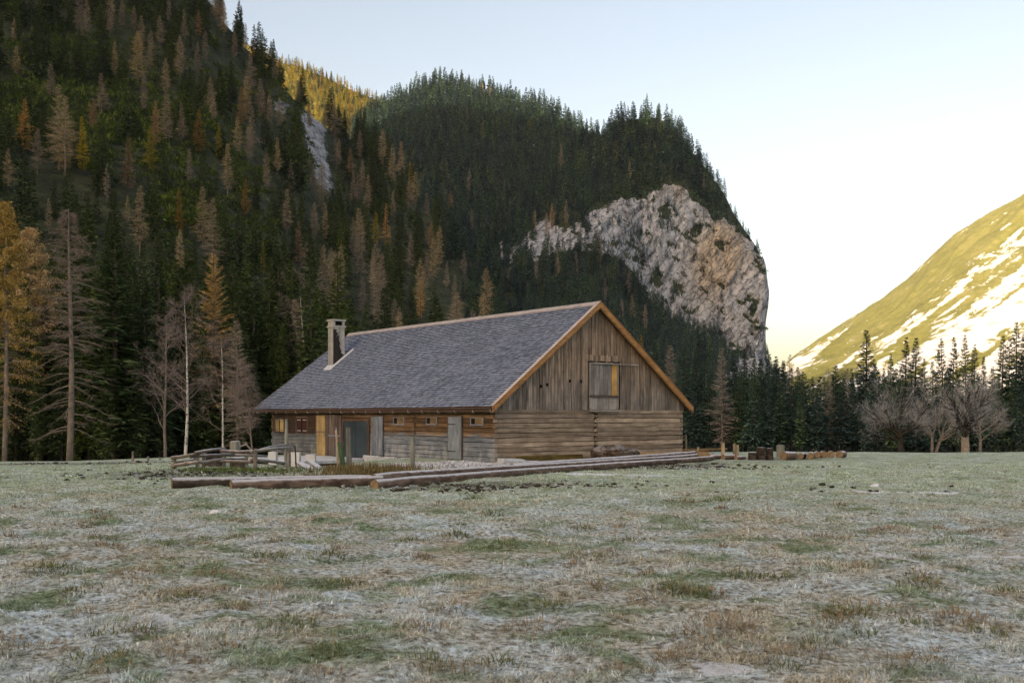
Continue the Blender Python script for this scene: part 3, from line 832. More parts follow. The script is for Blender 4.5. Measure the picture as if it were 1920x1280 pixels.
# --- roof -------------------------------------------------------------------
TKR = 0.12
dk = MB(24)
def roof_pt(a, b, off): # off: below the top surface, measured plumb
    return (a, b, roof_z(a) - off)
for s in (0, 1):
    e = 0 if s == 0 else HW
    V = []
    for off in (TKR + 0.03, 0.03):
        for (aa, bb) in ((e, 0.02), (HX, 0.02), (HX, LR), (e, LE)):
            V.append(roof_pt(aa, bb, off))
    if s: V = [V[i] for i in (1, 0, 3, 2, 5, 4, 7, 6)]
    dk.hexa(V)
roof = dk.build("roof", M_SOFF, barn)
sh = MB(25)
sl_len = math.hypot(HX, HR); rows = 47; exp_ = sl_len / rows
ca, sa = HX / sl_len, HR / sl_len
Vs, Qs, rs, nn = [], [], [], 0
rs_rng = random.Random(77)
for s in (0, 1):
    nrow = rows if s == 0 else 24
    ex = sl_len / nrow
    for r in range(nrow):
        q0 = r * ex - 0.04; q1 = min(q0 + ex * 1.55, sl_len)
        wav = rs_rng.uniform(-0.006, 0.006)
        lim = LE + (LR - LE) * (r + 0.5) / nrow
        b = -rs_rng.uniform(0.0, 0.2)
        while b < lim:
            w = rs_rng.uniform(0.11, 0.27) if s == 0 else 0.6
            b0_, b1_ = max(b, 0.0), min(b + w, lim)
            b += w
            if b1_ - b0_ < 0.03: continue
            dj = rs_rng.uniform(-0.009, 0.009) + wav + 0.012 * math.sin(b0_ * 0.9 + r * .3)
            lift = 0.052 + rs_rng.uniform(-0.008, 0.010)
            def pt(q, bb, h):
                aa, zz = q * ca - h * sa, EZ - 0.03 + q * sa + h * ca
                return (aa, bb, zz) if s == 0 else (HW - aa, bb, zz)
            V = [pt(q0 + dj, b0_ + .003, 0), pt(q0 + dj, b1_ - .003, 0), pt(q1, b1_ - .003, 0), pt(q1, b0_ + .003, 0),
                 pt(q0 + dj, b0_ + .003, lift), pt(q0 + dj, b1_ - .003, lift + rs_rng.uniform(-.004, .004)), pt(q1, b1_ - .003, 0.006), pt(q1, b0_ + .003, 0.006)]
            Q = [[4, 7, 6, 5], [0, 4, 5, 1], [1, 5, 6, 2], [3, 7, 4, 0]] if s == 0 else [[4, 5, 6, 7], [1, 5, 4, 0], [2, 6, 5, 1], [0, 4, 7, 3]]
            Vs.append(V); Qs.append(np.array(Q) + nn); rs.append(np.full(8, rs_rng.random())); nn += 8
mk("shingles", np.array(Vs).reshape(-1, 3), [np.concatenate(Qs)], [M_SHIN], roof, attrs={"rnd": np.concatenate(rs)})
rg = MB(26)
for s in (-1, 1):
    V = []
    for off in (0.0, 0.03):
        for (da, bb) in ((0.0, -0.06), (0.24, -0.06), (0.24, LR + .02), (0.0, LR + .02)):
            V.append((HX + s * da, bb, EZ + HR - SL * da + 0.035 + off))
    if s < 0: V = [V[i] for i in (1, 0, 3, 2, 5, 4, 7, 6)]
    rg.hexa(V)
rg.build("ridge_board", M_RIDGE, roof)
# verge boards on both slopes of the gable, with a frosted top strip
for s in (0, 1):
    vb = MB(27 + s)
    e = -0.06 if s == 0 else HW + 0.06
    def q(aa, top, bb):
        return (aa, bb, EZ + SL * min(aa, HW - aa) + top)
    mid = HX
    V = [q(e, -0.23, -0.05), q(mid, -0.23, -0.05), q(mid, -0.23, 0.0), q(e, -0.23, 0.0), q(e, 0.03, -0.05), q(mid, 0.03, -0.05), q(mid, 0.03, 0.0), q(e, 0.03, 0.0)]
    if s: V = [V[i] for i in (1, 0, 3, 2, 5, 4, 7, 6)]
    vb.hexa(V, 0.55)
    V = [q(e, 0.033, -0.075), q(mid, 0.033, -0.075), q(mid, 0.033, 0.16), q(e, 0.033, 0.16), q(e, 0.062, -0.075), q(mid, 0.062, -0.075), q(mid, 0.062, 0.16), q(e, 0.062, 0.16)]
    if s: V = [V[i] for i in (1, 0, 3, 2, 5, 4, 7, 6)]
    vb.hexa(V, 0.7)
    V = [q(e + (.05 if s == 0 else -.05), -0.30, -0.015), q(mid, -0.30, -0.015), q(mid, -0.30, 0.0), q(e + (.05 if s == 0 else -.05), -0.30, 0.0), q(e, -0.233, -0.02), q(mid, -0.233, -0.02), q(mid, -0.233, 0.0), q(e, -0.233, 0.0)]
    if s: V = [V[i] for i in (1, 0, 3, 2, 5, 4, 7, 6)]
    vb.hexa(V, 0.1)
    vb.build("verge_board", M_VERGE, roof)
vb = MB(29)
V = [(-0.02, LE, EZ - 0.25), (HX, LR, EZ + HR - 0.25), (HX, LR + .04, EZ + HR - 0.25), (-0.02, LE + .04, EZ - 0.25), (-0.02, LE, EZ + 0.02), (HX, LR, EZ + HR + 0.02), (HX, LR + .04, EZ + HR + 0.02), (-0.02, LE + .04, EZ + 0.02)]
vb.hexa(V); vb.build("rear_verge_board", M_SOFF, roof)
# rafters' ends and underside
rf = MB(30)
for i in range(26):
    b = 0.4 + i * 0.93
    V = [roof_pt(aa, bb, off) for off in (0.30, 0.17) for (aa, bb) in ((0.06, b), (1.4, b), (1.4, b + .12), (0.06, b + .12))]
    rf.hexa(V)
rf.build("rafters", M_SOFF, roof)
# gutter with hooks
gt = MB(31)
prof = []
pr = 0.085
for kk in range(9):
    an = math.pi * kk / 8
    prof.append((-0.085 - pr * math.cos(an), -pr * math.sin(an)))
V = []; gz = EZ - 0.055
for bb in (-0.10, 8, 16, LE + 0.03):
    for (dx, dz) in prof: V.append((dx, bb, gz + dz - 0.004 * bb * 0 ))
    for (dx, dz) in prof[::-1]: V.append((-0.085 + (dx + .085) * 0.93, bb, gz + dz * 0.93))
kq = 18
Q = [[i * kq + j, i * kq + (j + 1) % kq, (i + 1) * kq + (j + 1) % kq, (i + 1) * kq + j] for i in range(3) for j in range(kq)]
gt.add(V, Q)
gt.box((-0.02, 0.0, EZ - 0.24), (0.02, LE, EZ - 0.045), rnd=0.4)
gut = gt.build("gutter", M_GUT, roof)
hk = MB(32)
for i in range(19):
    b = 0.25 + i * 1.36 + rng.uniform(-.1, .1)
    z = EZ - 0.17
    hk.tube([(-0.02, b, z + .03), (-0.05, b, z - .03), (-0.02, b - .02, z - .10), (0.05, b - .03, z - .13)], 0.012, 5)
hk.build_each("gutter_hook", M_WHITE, gut)
MB(33).tube([(HW - 0.15, -0.02, EZ - 0.17), (HW + 0.45, -0.05, EZ - 0.16)], 0.03, 6).build("gutter_pipe", M_IRON, roof)

# --- chimney ----------------------------------------------------------------
t = NT("sooty_concrete", 0.9, 0.15)
o = t.obj(); s3 = t.sep(o)
n = t.noise(o, 3.0, 5.0, 0.65)
base = t.mix(1.0, t.ramp(n, [(0.3, (0.30, 0.29, 0.27)), (0.7, (0.50, 0.49, 0.46))]), t.ramp(t.noise(t.mapv(o, (5, 5, 0.7)), 1.0, 3.0), [(0.35, 0.75), (0.65, 1.1)]), 'MULTIPLY')
# soot stain on the side towards the gable: a ragged streak with a shape of its own
sx = t.math('SUBTRACT', s3[0], 3.40); 
edge = t.math('ADD', t.math('MULTIPLY', t.math('SUBTRACT', 7.35, s3[2]), 0.28), t.math('MULTIPLY', t.math('SUBTRACT', t.noise(o, 5.0, 5.0, 0.7), 0.5), 0.7))
stm = t.math('MULTIPLY', t.math('LESS_THAN', sx, edge), t.math('LESS_THAN', s3[1], 20.93))
stm = t.math('MULTIPLY', stm, t.math('LESS_THAN', s3[2], 7.28))
t.color(t.mix(t.math('MULTIPLY', stm, 0.93), base, (0.012, 0.011, 0.010)))
t.bump(n, 0.4, 0.02)
M_CHIM = t.m
ca0, ca1, cb0, cb1 = 3.22, 3.98, 20.90, 21.60
cm = MB(34)
cm.box((ca0, cb0, roof_z(ca0) - 0.3), (ca1, cb1, 7.42), rnd=.5)
chim = cm.build("chimney", M_CHIM, roof)
nb = MB(35)
nb.box((ca0 - .06, cb0 - .06, 7.422), (ca1 + .06, cb1 + .06, 7.52), rnd=.5)
for (x0, x1) in ((ca0, ca0 + .13), (ca1 - .13, ca1)):
    for (y0, y1) in ((cb0, cb0 + .13), (cb1 - .13, cb1)):
        nb.box((x0, y0, 7.522), (x1, y1, 7.80), rnd=.5)
nb.box((ca0 + .01, cb0 + .14, 7.522), (ca0 + .07, cb1 - .14, 7.80), rnd=.5)
nb.box((ca0 - .07, cb0 - .07, 7.802), (ca1 + .07, cb1 + .07, 7.90), rnd=.5)
nb.build("chimney_cap", plain("pale_concrete", (0.46, 0.45, 0.42), 0.9, 0.15), chim)
MB(36).box((ca0 + .14, cb0 + .14, 7.4), (ca1 - .14, cb1 - .14, 7.78)).build("flue", M_DARK, chim)
fl = MB(37)
def rp(a_, b_, h): return (a_, b_, EZ + SL * a_ + h)
fl.hexa([rp(ca0 - .28, cb0 - .16, 0.02), rp(ca1 + .55, cb0 - .16, 0.02), rp(ca1 + .55, cb0 - .003, 0.02), rp(ca0 - .28, cb0 - .003, 0.02), rp(ca0 - .28, cb0 - .16, 0.075), rp(ca1 + .55, cb0 - .16, 0.075), rp(ca1 + .55, cb0 - .003, 0.13), rp(ca0 - .28, cb0 - .003, 0.13)], .5)
fl.hexa([rp(ca0 - .28, cb0, 0.02), rp(ca0 - .003, cb0, 0.02), rp(ca0 - .003, cb1 + .1, 0.02), rp(ca0 - .28, cb1 + .1, 0.02), rp(ca0 - .28, cb0, 0.06), rp(ca0 - .003, cb0, 0.12), rp(ca0 - .003, cb1 + .1, 0.12), rp(ca0 - .28, cb1 + .1, 0.06)], .5)
fl.build("chimney_flashing", plain("snowy_flashing", (0.66, 0.69, 0.74), 0.6, 0.1), chim)
br = MB(38)
br.tube([(ca1, cb0 + .2, 7.3), (ca1 + .22, cb0 + .2, 7.3), (ca1 + .22, cb0 + .2, 7.75)], 0.035, 6); br.tube([(ca1 + .02, cb0 + .2, 7.52), (ca1 + .42, cb0 + .2, 7.52)], 0.03, 6)
br.build("chimney_bracket", M_GUT, chim)

# --- doors and windows of the long wall ---------------------------------------
def facing(px0, px1, py0, py1):
    b1_, zt = wall_long(px0, py0); b0_, zb2 = wall_long(px1, py1)
    bm, zt2 = wall_long((px0 + px1) / 2, py0); _, zb3 = wall_long((px0 + px1) / 2, py1)
    return b0_, b1_, zb3, zt2
def board_door(name, rect, m, parent, seed, depth=0.045, out=0.012, wmin=0.14, wmax=0.24):
    b0_, b1_, z0, z1 = rect; mb = MB(seed); r_ = random.Random(seed); b = b0_
    while b < b1_ - 0.01:
        w = min(r_.uniform(wmin, wmax), b1_ - b)
        mb.box((A0 - out - depth + r_.uniform(-.006, .006), b + 0.003, z0 + r_.uniform(-.01, .01)), (A0 - out, b + w - 0.003, z1 + r_.uniform(-.012, .012))); b += w
    return mb.build(name, m, parent)
def hinges(door, rect, zs, seed):
    b0_, b1_, z0, z1 = rect; mb = MB(seed)
    for z in zs: mb.box((A0 - 0.075, b0_ + (b1_ - b0_) * .42, z - .022), (A0 - 0.064, b1_ + .03, z + .022))
    mb.build_each("hinge", M_IRON, door)
R1 = facing(595, 611, 779, 853); d1 = board_door("yellow_door", R1, M_YEL, barn, 41, wmin=0.3, wmax=0.5)
MB(60).box((A0 - .066, R1[0], R1[2] + (R1[3] - R1[2]) * .58), (A0 - .056, R1[1], R1[2] + (R1[3] - R1[2]) * .60)).build("door_joint", M_BRND, d1)
tag(d1, "fresh yellow boarded door")
R2 = facing(613, 641, 777, 855); d2 = board_door("plank_door", R2, M_BRND, barn, 42); tag(d2, "grey brown plank door")
hb = MB(61); hb.box((A0 - .085, R2[0] + .1, (R2[2] + R2[3]) / 2 - .05), (A0 - .064, R2[1] - .3, (R2[2] + R2[3]) / 2 + .03)); hb.box((A0 - .09, R2[0] + .45, R2[2] + .05), (A0 - .066, R2[0] + .55, R2[3] - .7)); hb.build_each("door_batten", M_GREYD, d2)
R3 = facing(646, 691, 790, 857)
d3m = MB(43); bm3 = (R3[0] + R3[1]) / 2
d3m.box((A0 - .05, R3[0], R3[2]), (A0 - .012, bm3 - .01, R3[3])); d3m.box((A0 - .055, bm3 + .01, R3[2]), (A0 - .012, R3[1], R3[3])); d3m.box((A0 - .06, bm3 + .3, R3[2] + .02), (A0 - .056, bm3 + .33, R3[3] - .02))
d3 = d3m.build("sheet_metal_door", M_TEAL, barn); tag(d3, "dark blue green sheet door")
f3 = MB(44); f3.box((A0 - .09, R3[0] - .16, R3[2] - .02), (A0 - .012, R3[0] - .01, R3[3] + .12)); f3.box((A0 - .085, R3[0] - .01, R3[3] + .01), (A0 - .012, R3[1] + .12, R3[3] + .12)); f3.box((A0 - .09, R3[1] + .01, R3[2] - .02), (A0 - .012, R3[1] + .12, R3[3] + .01))
f3.build("door_frame", wood("door_frame_wood", (0.06, 0.035, 0.025), (0.13, 0.08, 0.06), (0.22, 0.15, 0.12), 2), d3)
R4 = facing(699, 720, 780, 852); d4 = board_door("grey_door", R4, M_GREYD, barn, 45, out=0.05); hinges(d4, R4, (R4[2] + (R4[3] - R4[2]) * .18, R4[2] + (R4[3] - R4[2]) * .82), 46); tag(d4, "blue grey boarded door next to the sheet door")
R5 = facing(842, 866, 781, 860); d5 = board_door("grey_door", R5, M_GREYD, barn, 47); hinges(d5, R5, (R5[2] + (R5[3] - R5[2]) * .18, R5[2] + (R5[3] - R5[2]) * .82), 48); tag(d5, "blue grey boarded door nearest the gable")
f5 = MB(49); f5.box((A0 - .05, R5[0] - .10, R5[2] - .05), (A0 - .012, R5[0] - .015, R5[3] + .05)); f5.box((A0 - .045, R5[1] + .015, R5[2] - .05), (A0 - .012, R5[1] + .06, R5[3] + .05)); f5.build_each("door_jamb", M_BRND, d5)
# living quarters: dark panelled stretch with two shuttered windows
Rp = facing(514, 591, 776, 812)
pn = MB(50)
for i in range(3):
    z0 = Rp[2] + (Rp[3] - Rp[2]) * i / 3
    pn.box((A0 - .035, Rp[0], z0 + .006), (A0 - .013, Rp[1], z0 + (Rp[3] - Rp[2]) / 3 - .006))
pn.build("dark_panelling", wood("dark_panel_wood", (0.03, 0.018, 0.012), (0.07, 0.042, 0.028), (0.12, 0.07, 0.045), 1), barn)
def window(rect, m, seed, label):
    b0_, b1_, z0, z1 = rect
    fr_ = MB(seed)
    for (u0, u1, v0, v1) in ((b0_ - .07, b0_, z0 - .07, z1 + .07), (b1_, b1_ + .07, z0 - .07, z1 + .07), (b0_, b1_, z1, z1 + .07), (b0_, b1_, z0 - .07, z0)):
        fr_.box((A0 - .085, u0, v0), (A0 - .037, u1, v1))
    w = fr_.build("window", M_BRND, barn); tag(w, label)
    MB(seed + 1).box((A0 - .045, b0_ + .002, z0 + .002), (A0 - .038, b1_ - .002, z1 - .002)).build("pane", M_DARK, w)
    for k2 in range(2):
        s0 = b0_ + (b1_ - b0_) * (0.03 + .52 * k2); s1 = s0 + (b1_ - b0_) * .40
        q_ = MB(seed + 2 + k2)
        q_.box((A0 - .075, s0, z0 + .02), (A0 - .05, s1, z1 - .02))
        so = q_.build("shutter", m, w)
        e_ = MB(seed + 4 + k2)
        for zz in (z0 + .12, z1 - .12): e_.box((A0 - .083, s0 + .04, zz - .015), (A0 - .076, s1 - .04, zz + .015))
        e_.build_each("shutter_latch", M_WHITE if m is M_RED else M_BRND, so)
    return w
window(facing(518, 534, 786, 809), M_YEL, 200, "window with yellow shutters")
window(facing(558, 578, 783, 811), M_RED, 210, "window with dark red shutters")
for kx_, rr in enumerate(((739, 758, 783, 794), (801, 819, 783, 794), (884, 906, 784, 795))):
    b0_, b1_, z0, z1 = facing(*rr)
    q_ = MB(220 + kx_ * 3)
    q_.box((A0 - .05, b0_ - .05, z0 - .06), (A0 - .013, b1_ + .05, z0)); q_.box((A0 - .04, b1_, z0), (A0 - .013, b1_ + .05, z1 + .03)); q_.box((A0 - .04, b0_, z1), (A0 - .013, b1_, z1 + .03)); q_.box((A0 - .04, b0_ - .05, z0), (A0 - .013, b0_, z1 + .03))
    w = q_.build("vent_window", M_GREYD, barn)
    s_ = MB(221 + kx_ * 3); s_.box((A0 - .028, b0_, z0), (A0 - .014, b0_ + (b1_ - b0_) * .66, z1)); s_.build("vent_board", wood("vent_board_wood", (0.2, 0.12, 0.05), (0.33, 0.22, 0.11), (0.42, 0.3, 0.17), 1), w)
    s_ = MB(222 + kx_ * 3); s_.box((A0 - .018, b0_ + (b1_ - b0_) * .68, z0), (A0 - .013, b1_ - .002, z1)); s_.build("vent_opening", M_DARK, w)
# limewashed footing along the long wall
ft = MB(51); b = B0 + .05
while b < wall_long(700, 855)[0]:
    w = rng.uniform(0.5, 1.2); ft.box((A0 - rng.uniform(.10, .16), b, FZ - .2), (A0 - .012, b + w, rng.uniform(-.08, .01)), jit=.012); b += w + .01
ft.build("footing", M_LIMEW, barn)
# ------------------------------------------------------------------ things around the barn
def gz(x, y): return float(meadow_z(np.array(float(x)), np.array(float(y))))
def on_ground(px, py):
    """where a photograph point at ground level stands"""
    lo, hi = 6.0, 120.0
    for _ in range(50):
        m = (lo + hi) / 2; p = P(px, py, m)
        if p[2] > float(ground_z(p[0], p[1])): lo = m
        else: hi = m
    p = P(px, py, lo); return np.array([p[0], p[1], gz(p[0], p[1])])
def to_local(pts, loc, rz=0.0):
    c, s = math.cos(-rz), math.sin(-rz); pts = np.asarray(pts, float) - np.asarray(loc, float)
    return np.stack([pts[:, 0] * c - pts[:, 1] * s, pts[:, 0] * s + pts[:, 1] * c, pts[:, 2]], -1)
def house_pt(a, b, z=0.0): return np.array([H0[0] + a * gx - b * gy, H0[1] + a * gy + b * gx, z])

def bark_mat(name, c0, c1, c2, frost=0.85):
    t = NT(name, 0.95, 0.1)
    o = t.obj(); rn = t.attr("rnd")
    n = t.noise(t.mapv(o, (2.5, 9, 9)), 1.0, 6.0, 0.7, 0.3)
    big = t.noise(o, 1.6, 3.0, 0.6)
    c = t.ramp(n, [(0.3, c0), (0.5, c1), (0.72, c2)])
    c = t.mix(1.0, c, t.ramp(big, [(0.3, 0.65), (0.7, 1.35)]), 'MULTIPLY')
    nz = t.normal_z()
    fm = t.math('ADD', nz, t.math('MULTIPLY', t.math('SUBTRACT', t.noise(o, 5.0, 5.0, 0.7), 0.5), 0.7))
    c = t.mix(t.math('MULTIPLY', t.ramp(fm, [(0.55, 0.0), (0.80, 1.0)]), frost), c, (0.68, 0.69, 0.73))
    t.color(t.mix(1.0, c, 0.95, 'MULTIPLY')); t.bump(n, 0.7, 0.02)
    return t.m
M_BARK = bark_mat("frosted_bark", (0.05, 0.035, 0.03), (0.15, 0.105, 0.085), (0.27, 0.20, 0.17))
M_BARKD = bark_mat("dark_bark", (0.02, 0.017, 0.015), (0.06, 0.048, 0.04), (0.12, 0.10, 0.085), 0.8)
M_ROOT = bark_mat("root_bark", (0.025, 0.02, 0.017), (0.10, 0.075, 0.06), (0.22, 0.17, 0.145), 0.3)
t = NT("sawn_log_end", 0.85, 0.15)
o = t.obj(); rr = t.noise(o, 6.0, 3.0)
ring = t.math('SINE', t.math('ADD', t.math('MULTIPLY', t.math('SQRT', t.math('ADD', t.math('POWER', t.sep(o)[1], 2.0), t.math('POWER', t.sep(o)[2], 2.0))), 150.0), t.math('MULTIPLY', rr, 5.0)))
t.color(t.mix(1.0, t.ramp(rr, [(0.3, (0.22, 0.145, 0.085)), (0.7, (0.38, 0.28, 0.18))]), t.ramp(ring, [(0.0, 0.72), (1.0, 1.1)]), 'MULTIPLY'))
M_LEND = t.m

def log_thing(name, p, q, r0, r1, label, cat, group=None, bark=None, seed=1, k=16, segs=None, bow=0.03):
    """a felled log lying from p to q: bark and two sawn ends; its own axis is x"""
    p = np.asarray(p, float); q = np.asarray(q, float); d = q - p; L = float(np.linalg.norm(d))
    root = bpy.data.objects.new(name, None); COL.objects.link(root); root.empty_display_size = .3
    root.location = p
    root.rotation_euler = Vector(d / L).to_track_quat('X', 'Z').to_euler()
    tag(root, label, cat, group)
    n = segs or max(3, int(L / 0.8)); r_ = random.Random(seed); mb = MB(seed)
    pts, rad = [], []
    ph = r_.uniform(0, 6)
    for i in range(n + 1):
        s = i / n
        pts.append((L * s, bow * L * 0.12 * math.sin(s * 5 + ph) * (0 < i < n), bow * L * 0.05 * math.sin(s * 3.3 + ph * 2) * (0 < i < n)))
        rad.append((r0 + (r1 - r0) * s) * r_.uniform(0.955, 1.045))
    mb.tube(pts, rad, k, cap=False, jit=0.035)
    mb.build("bark", bark or M_BARK, root, smooth=True)
    for e, (c, rr, s) in enumerate(((pts[0], rad[0], -1), (pts[-1], rad[-1], 1))):
        eb = MB(seed + 5 + e); V = [(c[0] + s * 0.004, c[1], c[2])]
        for j in range(k):
            an = 2 * math.pi * j / k; V.append((c[0] + s * 0.002, c[1] + rr * 0.985 * math.cos(an), c[2] + rr * 0.985 * math.sin(an)))
        eb.add(V, T=[[0, 1 + j, 1 + (j + 1) % k] if s > 0 else [0, 1 + (j + 1) % k, 1 + j] for j in range(k)])
        eb.build("sawn_end", M_LEND, root)
    return root
def lie(px, py, r, rise=0.0):
    g_ = on_ground(px, py); g_[2] = float(ground_z(g_[0], g_[1])) + r * 0.88 + rise; return g_
GL = "long felled logs in front of the barn"
log_thing("felled_log", lie(322, 917, .17), lie(705, 908, .15), .175, .15, "long dark felled log reaching farthest left in the grass", "log", GL, M_BARKD, 301)
log_thing("felled_log", lie(433, 919, .15), lie(716, 911, .16), .15, .16, "felled log with pale orange sawn end, in front of the farthest left log", "log", GL, M_BARK, 302)
log_thing("felled_log", lie(702, 919, .155), lie(1336, 863, .13), .155, .11, "nearest long frosted log lying across below the gable wall", "log", GL, M_BARK, 303, bow=.02)
log_thing("felled_log", lie(700, 909, .15, .05), lie(1306, 861, .13, .05), .145, .11, "second long frosted log lying just behind the nearest one", "log", GL, M_BARK, 304, bow=.02)
log_thing("felled_log", lie(960, 886, .17), lie(1302, 859.5, .14, .12), .17, .13, "frosted log at the back of the row starting near the barn corner", "log", GL, M_BARK, 305, bow=.02)

# beams and sawn timber along the gable wall
M_MOSS = wood("mossy_yellow_beam", (0.04, 0.03, 0.012), (0.20, 0.14, 0.04), (0.36, 0.26, 0.08), 0, (1.0, 9.0))
M_TIMB = wood("sawn_timber", (0.26, 0.15, 0.06), (0.42, 0.26, 0.12), (0.54, 0.37, 0.19), 0, (1.0, 12.0), frost=0.5)
M_TIMBG = wood("grey_timber", (0.13, 0.12, 0.11), (0.26, 0.25, 0.235), (0.40, 0.39, 0.38), 0, (1.0, 12.0), frost=0.7)
M_POST = wood("weathered_post", (0.10, 0.10, 0.085), (0.22, 0.22, 0.19), (0.36, 0.36, 0.32), 2, (1.0, 14.0), frost=0.3)
M_POSTG = wood("green_algae_post", (0.03, 0.06, 0.03), (0.07, 0.13, 0.065), (0.15, 0.22, 0.13), 2, (1.0, 14.0))
M_RAIL = wood("grey_rail", (0.12, 0.10, 0.085), (0.25, 0.21, 0.18), (0.40, 0.35, 0.31), 0, (1.0, 12.0), frost=0.75)
M_PALE = wood("pale_stake", (0.26, 0.20, 0.13), (0.40, 0.32, 0.22), (0.52, 0.44, 0.32), 2, (1.0, 12.0))
def beam(name, a0_, a1_, b, z, w, h, m, label, seed, group, skew=0.0):
    c = house_pt((a0_ + a1_) / 2, b); g_ = gz(c[0], c[1]) + z
    o = MB(seed).box((-(a1_ - a0_) / 2, -w / 2, 0), ((a1_ - a0_) / 2, w / 2, h), jit=.006).build(name, m)
    o.location = (c[0], c[1], g_); o.rotation_euler = (0, 0, TH + skew)
    return tag(o, label, "beam", group)
GB = "beams along the gable wall"
beam("timber_beam", 0.9, 4.6, -0.45, 0.10, .24, .20, M_MOSS, "mossy yellow beam at the foot of the gable wall, nearest the barn corner", 311, GB)
beam("timber_beam", 3.7, 6.4, -0.55, -0.02, .22, .18, M_MOSS, "mossy beam between the barn corner and the root heap", 312, GB, 0.03)
beam("timber_beam", 7.9, 12.6, -0.35, 0.02, .18, .14, M_TIMB, "lowest orange sawn beam right of the root heap", 313, GB, .01)
beam("timber_beam", 8.2, 13.1, -0.62, 0.03, .17, .13, M_TIMB, "orange sawn beam in front of the stack right of the root heap", 314, GB, -.015)
beam("timber_beam", 8.0, 13.0, -0.44, 0.175, .16, .11, M_TIMB, "topmost orange sawn beam right of the root heap", 315, GB, .0)
beam("timber_beam", 11.2, 14.2, -0.5, 0.30, .14, .09, M_TIMB, "short sawn beam on top at the right corner of the barn", 316, GB, -.04)
for kx_, (a_, b_, w_, d_, h_, z_) in enumerate(((0.1, -0.55, .9, .6, .14, -.04), (0.25, -0.45, 1.1, .55, .12, .10), (0.75, -0.75, .9, .6, .16, -.03), (1.25, -0.95, 1.0, .5, .13, -.05))):
    c = house_pt(a_, b_ - .5); o = MB(320 + kx_).box((-w_ / 2, -d_ / 2, 0), (w_ / 2, d_ / 2, h_), jit=.04).build("stone_slab", M_LIMEW)
    o.location = (c[0], c[1], gz(c[0], c[1]) + z_); o.rotation_euler = (0, 0, TH + .1 * kx_ - .15)
    tag(o, ["lowest grey stone slab at the near barn corner", "grey slab resting on top at the near barn corner", "grey slab in front of the barn corner slabs", "rightmost grey slab by the barn corner, touching the log row"][kx_], "stone slab", "stone slabs at the barn corner")

# heap of torn-out roots
def lump(c, r, seed, amp=.35, nu=18, nv=12, sq=(1, 1, 1)):
    u = np.linspace(0, 2 * math.pi, nu, endpoint=False)[:, None]; v = np.linspace(0.0, math.pi, nv)[None, :]
    x = np.cos(u) * np.sin(v); y = np.sin(u) * np.sin(v); z = np.cos(v) + 0 * u
    rr = r * (1 + amp * fbm(x * 2.1 + seed, y * 2.1 + z * 2.3 + seed * .7, seed, 3) + amp * .5 * fbm(x * 6 + z * 5, y * 6 - seed, seed + 3, 2))
    rr[:, 0] = rr[:, 0].mean(); rr[:, -1] = rr[:, -1].mean()
    V = np.stack([c[0] + rr * x * sq[0], c[1] + rr * y * sq[1], c[2] + rr * z * sq[2]], -1).reshape(-1, 3)
    i = np.arange(nu)[:, None]; j = np.arange(nv - 1)[None, :]
    Q = np.stack([i * nv + j, i * nv + j + 1, ((i + 1) % nu) * nv + j + 1, ((i + 1) % nu) * nv + j], -1).reshape(-1, 4)
    return V, Q
GR = "torn-out root stumps by the gable wall"
for kx_, (px, py, r, sq, lab) in enumerate(((1128, 866, .46, (1, .9, .95), "dark jagged root stump at the left end of the heap by the gable"), (1158, 866, .50, (1.2, .9, .78), "broad brown root stump in the middle of the heap by the gable"), (1182, 864, .34, (1.2, .8, .85), "dark brown root stump at the right end of the heap by the gable"))):
    g_ = on_ground(px, py); mb = MB(330 + kx_)
    mb.add(*lump((0, 0, r * .55), r, 5 + kx_ * 4, .6, sq=sq))
    ob = mb.build("root_stump", M_ROOT, smooth=True); ob.location = g_
    rb = MB(335 + kx_); r_ = random.Random(400 + kx_)
    for i in range(9):
        an = r_.uniform(0, 6.28); el = r_.uniform(-.2, 1.2); L = r * r_.uniform(1.0, 1.45)
        d = np.array([math.cos(an) * math.cos(el), math.sin(an) * math.cos(el), math.sin(el)])
        rb.tube([d * r * .5 + (0, 0, r * .5), d * L * .8 + (0, 0, r * .45), d * L + (r_.uniform(-.1, .1), 0, r * .35)], [.08, .05, .015], 6)
    rb.build("roots", M_ROOT, ob, smooth=True)
    tag(ob, lab, "root stump", GR)

# loading platform: slab and dark retaining wall
plat = empty("loading_platform", (H0[0], H0[1], 0), TH)
tag(plat, "low frosted concrete loading platform in front of the sheet metal door", "platform")
pb0, pb1 = wall_long(705, 855)[0], wall_long(585, 853)[0]
PZ = -0.16
sl = MB(340)
SB = [(-4.7, 9.6), (A0 - .17, 10.9), (A0 - .17, 16.8), (-4.7, 16.0)]
sl.hexa([(x, y, PZ - .14) for x, y in SB] + [(x, y, PZ) for x, y in SB], .5)
sl.build("slab", plain("frosted_concrete", (0.66, 0.68, 0.71), 0.9, 0.25, 2.5), plat)
rw = MB(341)
SW = [(-4.55, 9.75), (A0 - .3, 11.05), (A0 - .3, 16.65), (-4.55, 15.85)]
rw.hexa([(x, y, PZ - 1.5) for x, y in SW] + [(x, y, PZ - .142) for x, y in SW], .5)
rw.build("retaining_wall", plain("dark_stone", (0.05, 0.047, 0.042), 0.95, 0.5, 3.0), plat)
# grey low ledge running on to the next door
lg = MB(342); lb0 = wall_long(842, 860)[0]
lg.box((A0 - .75, lb0, FZ - .3), (A0 - .17, 10.6, FZ + .14), jit=.01)
o = lg.build("stone_ledge", M_LIMEW); o.location = (H0[0], H0[1], 0); o.rotation_euler = (0, 0, TH)
tag(o, "low limewashed stone ledge between the two grey doors", "ledge")

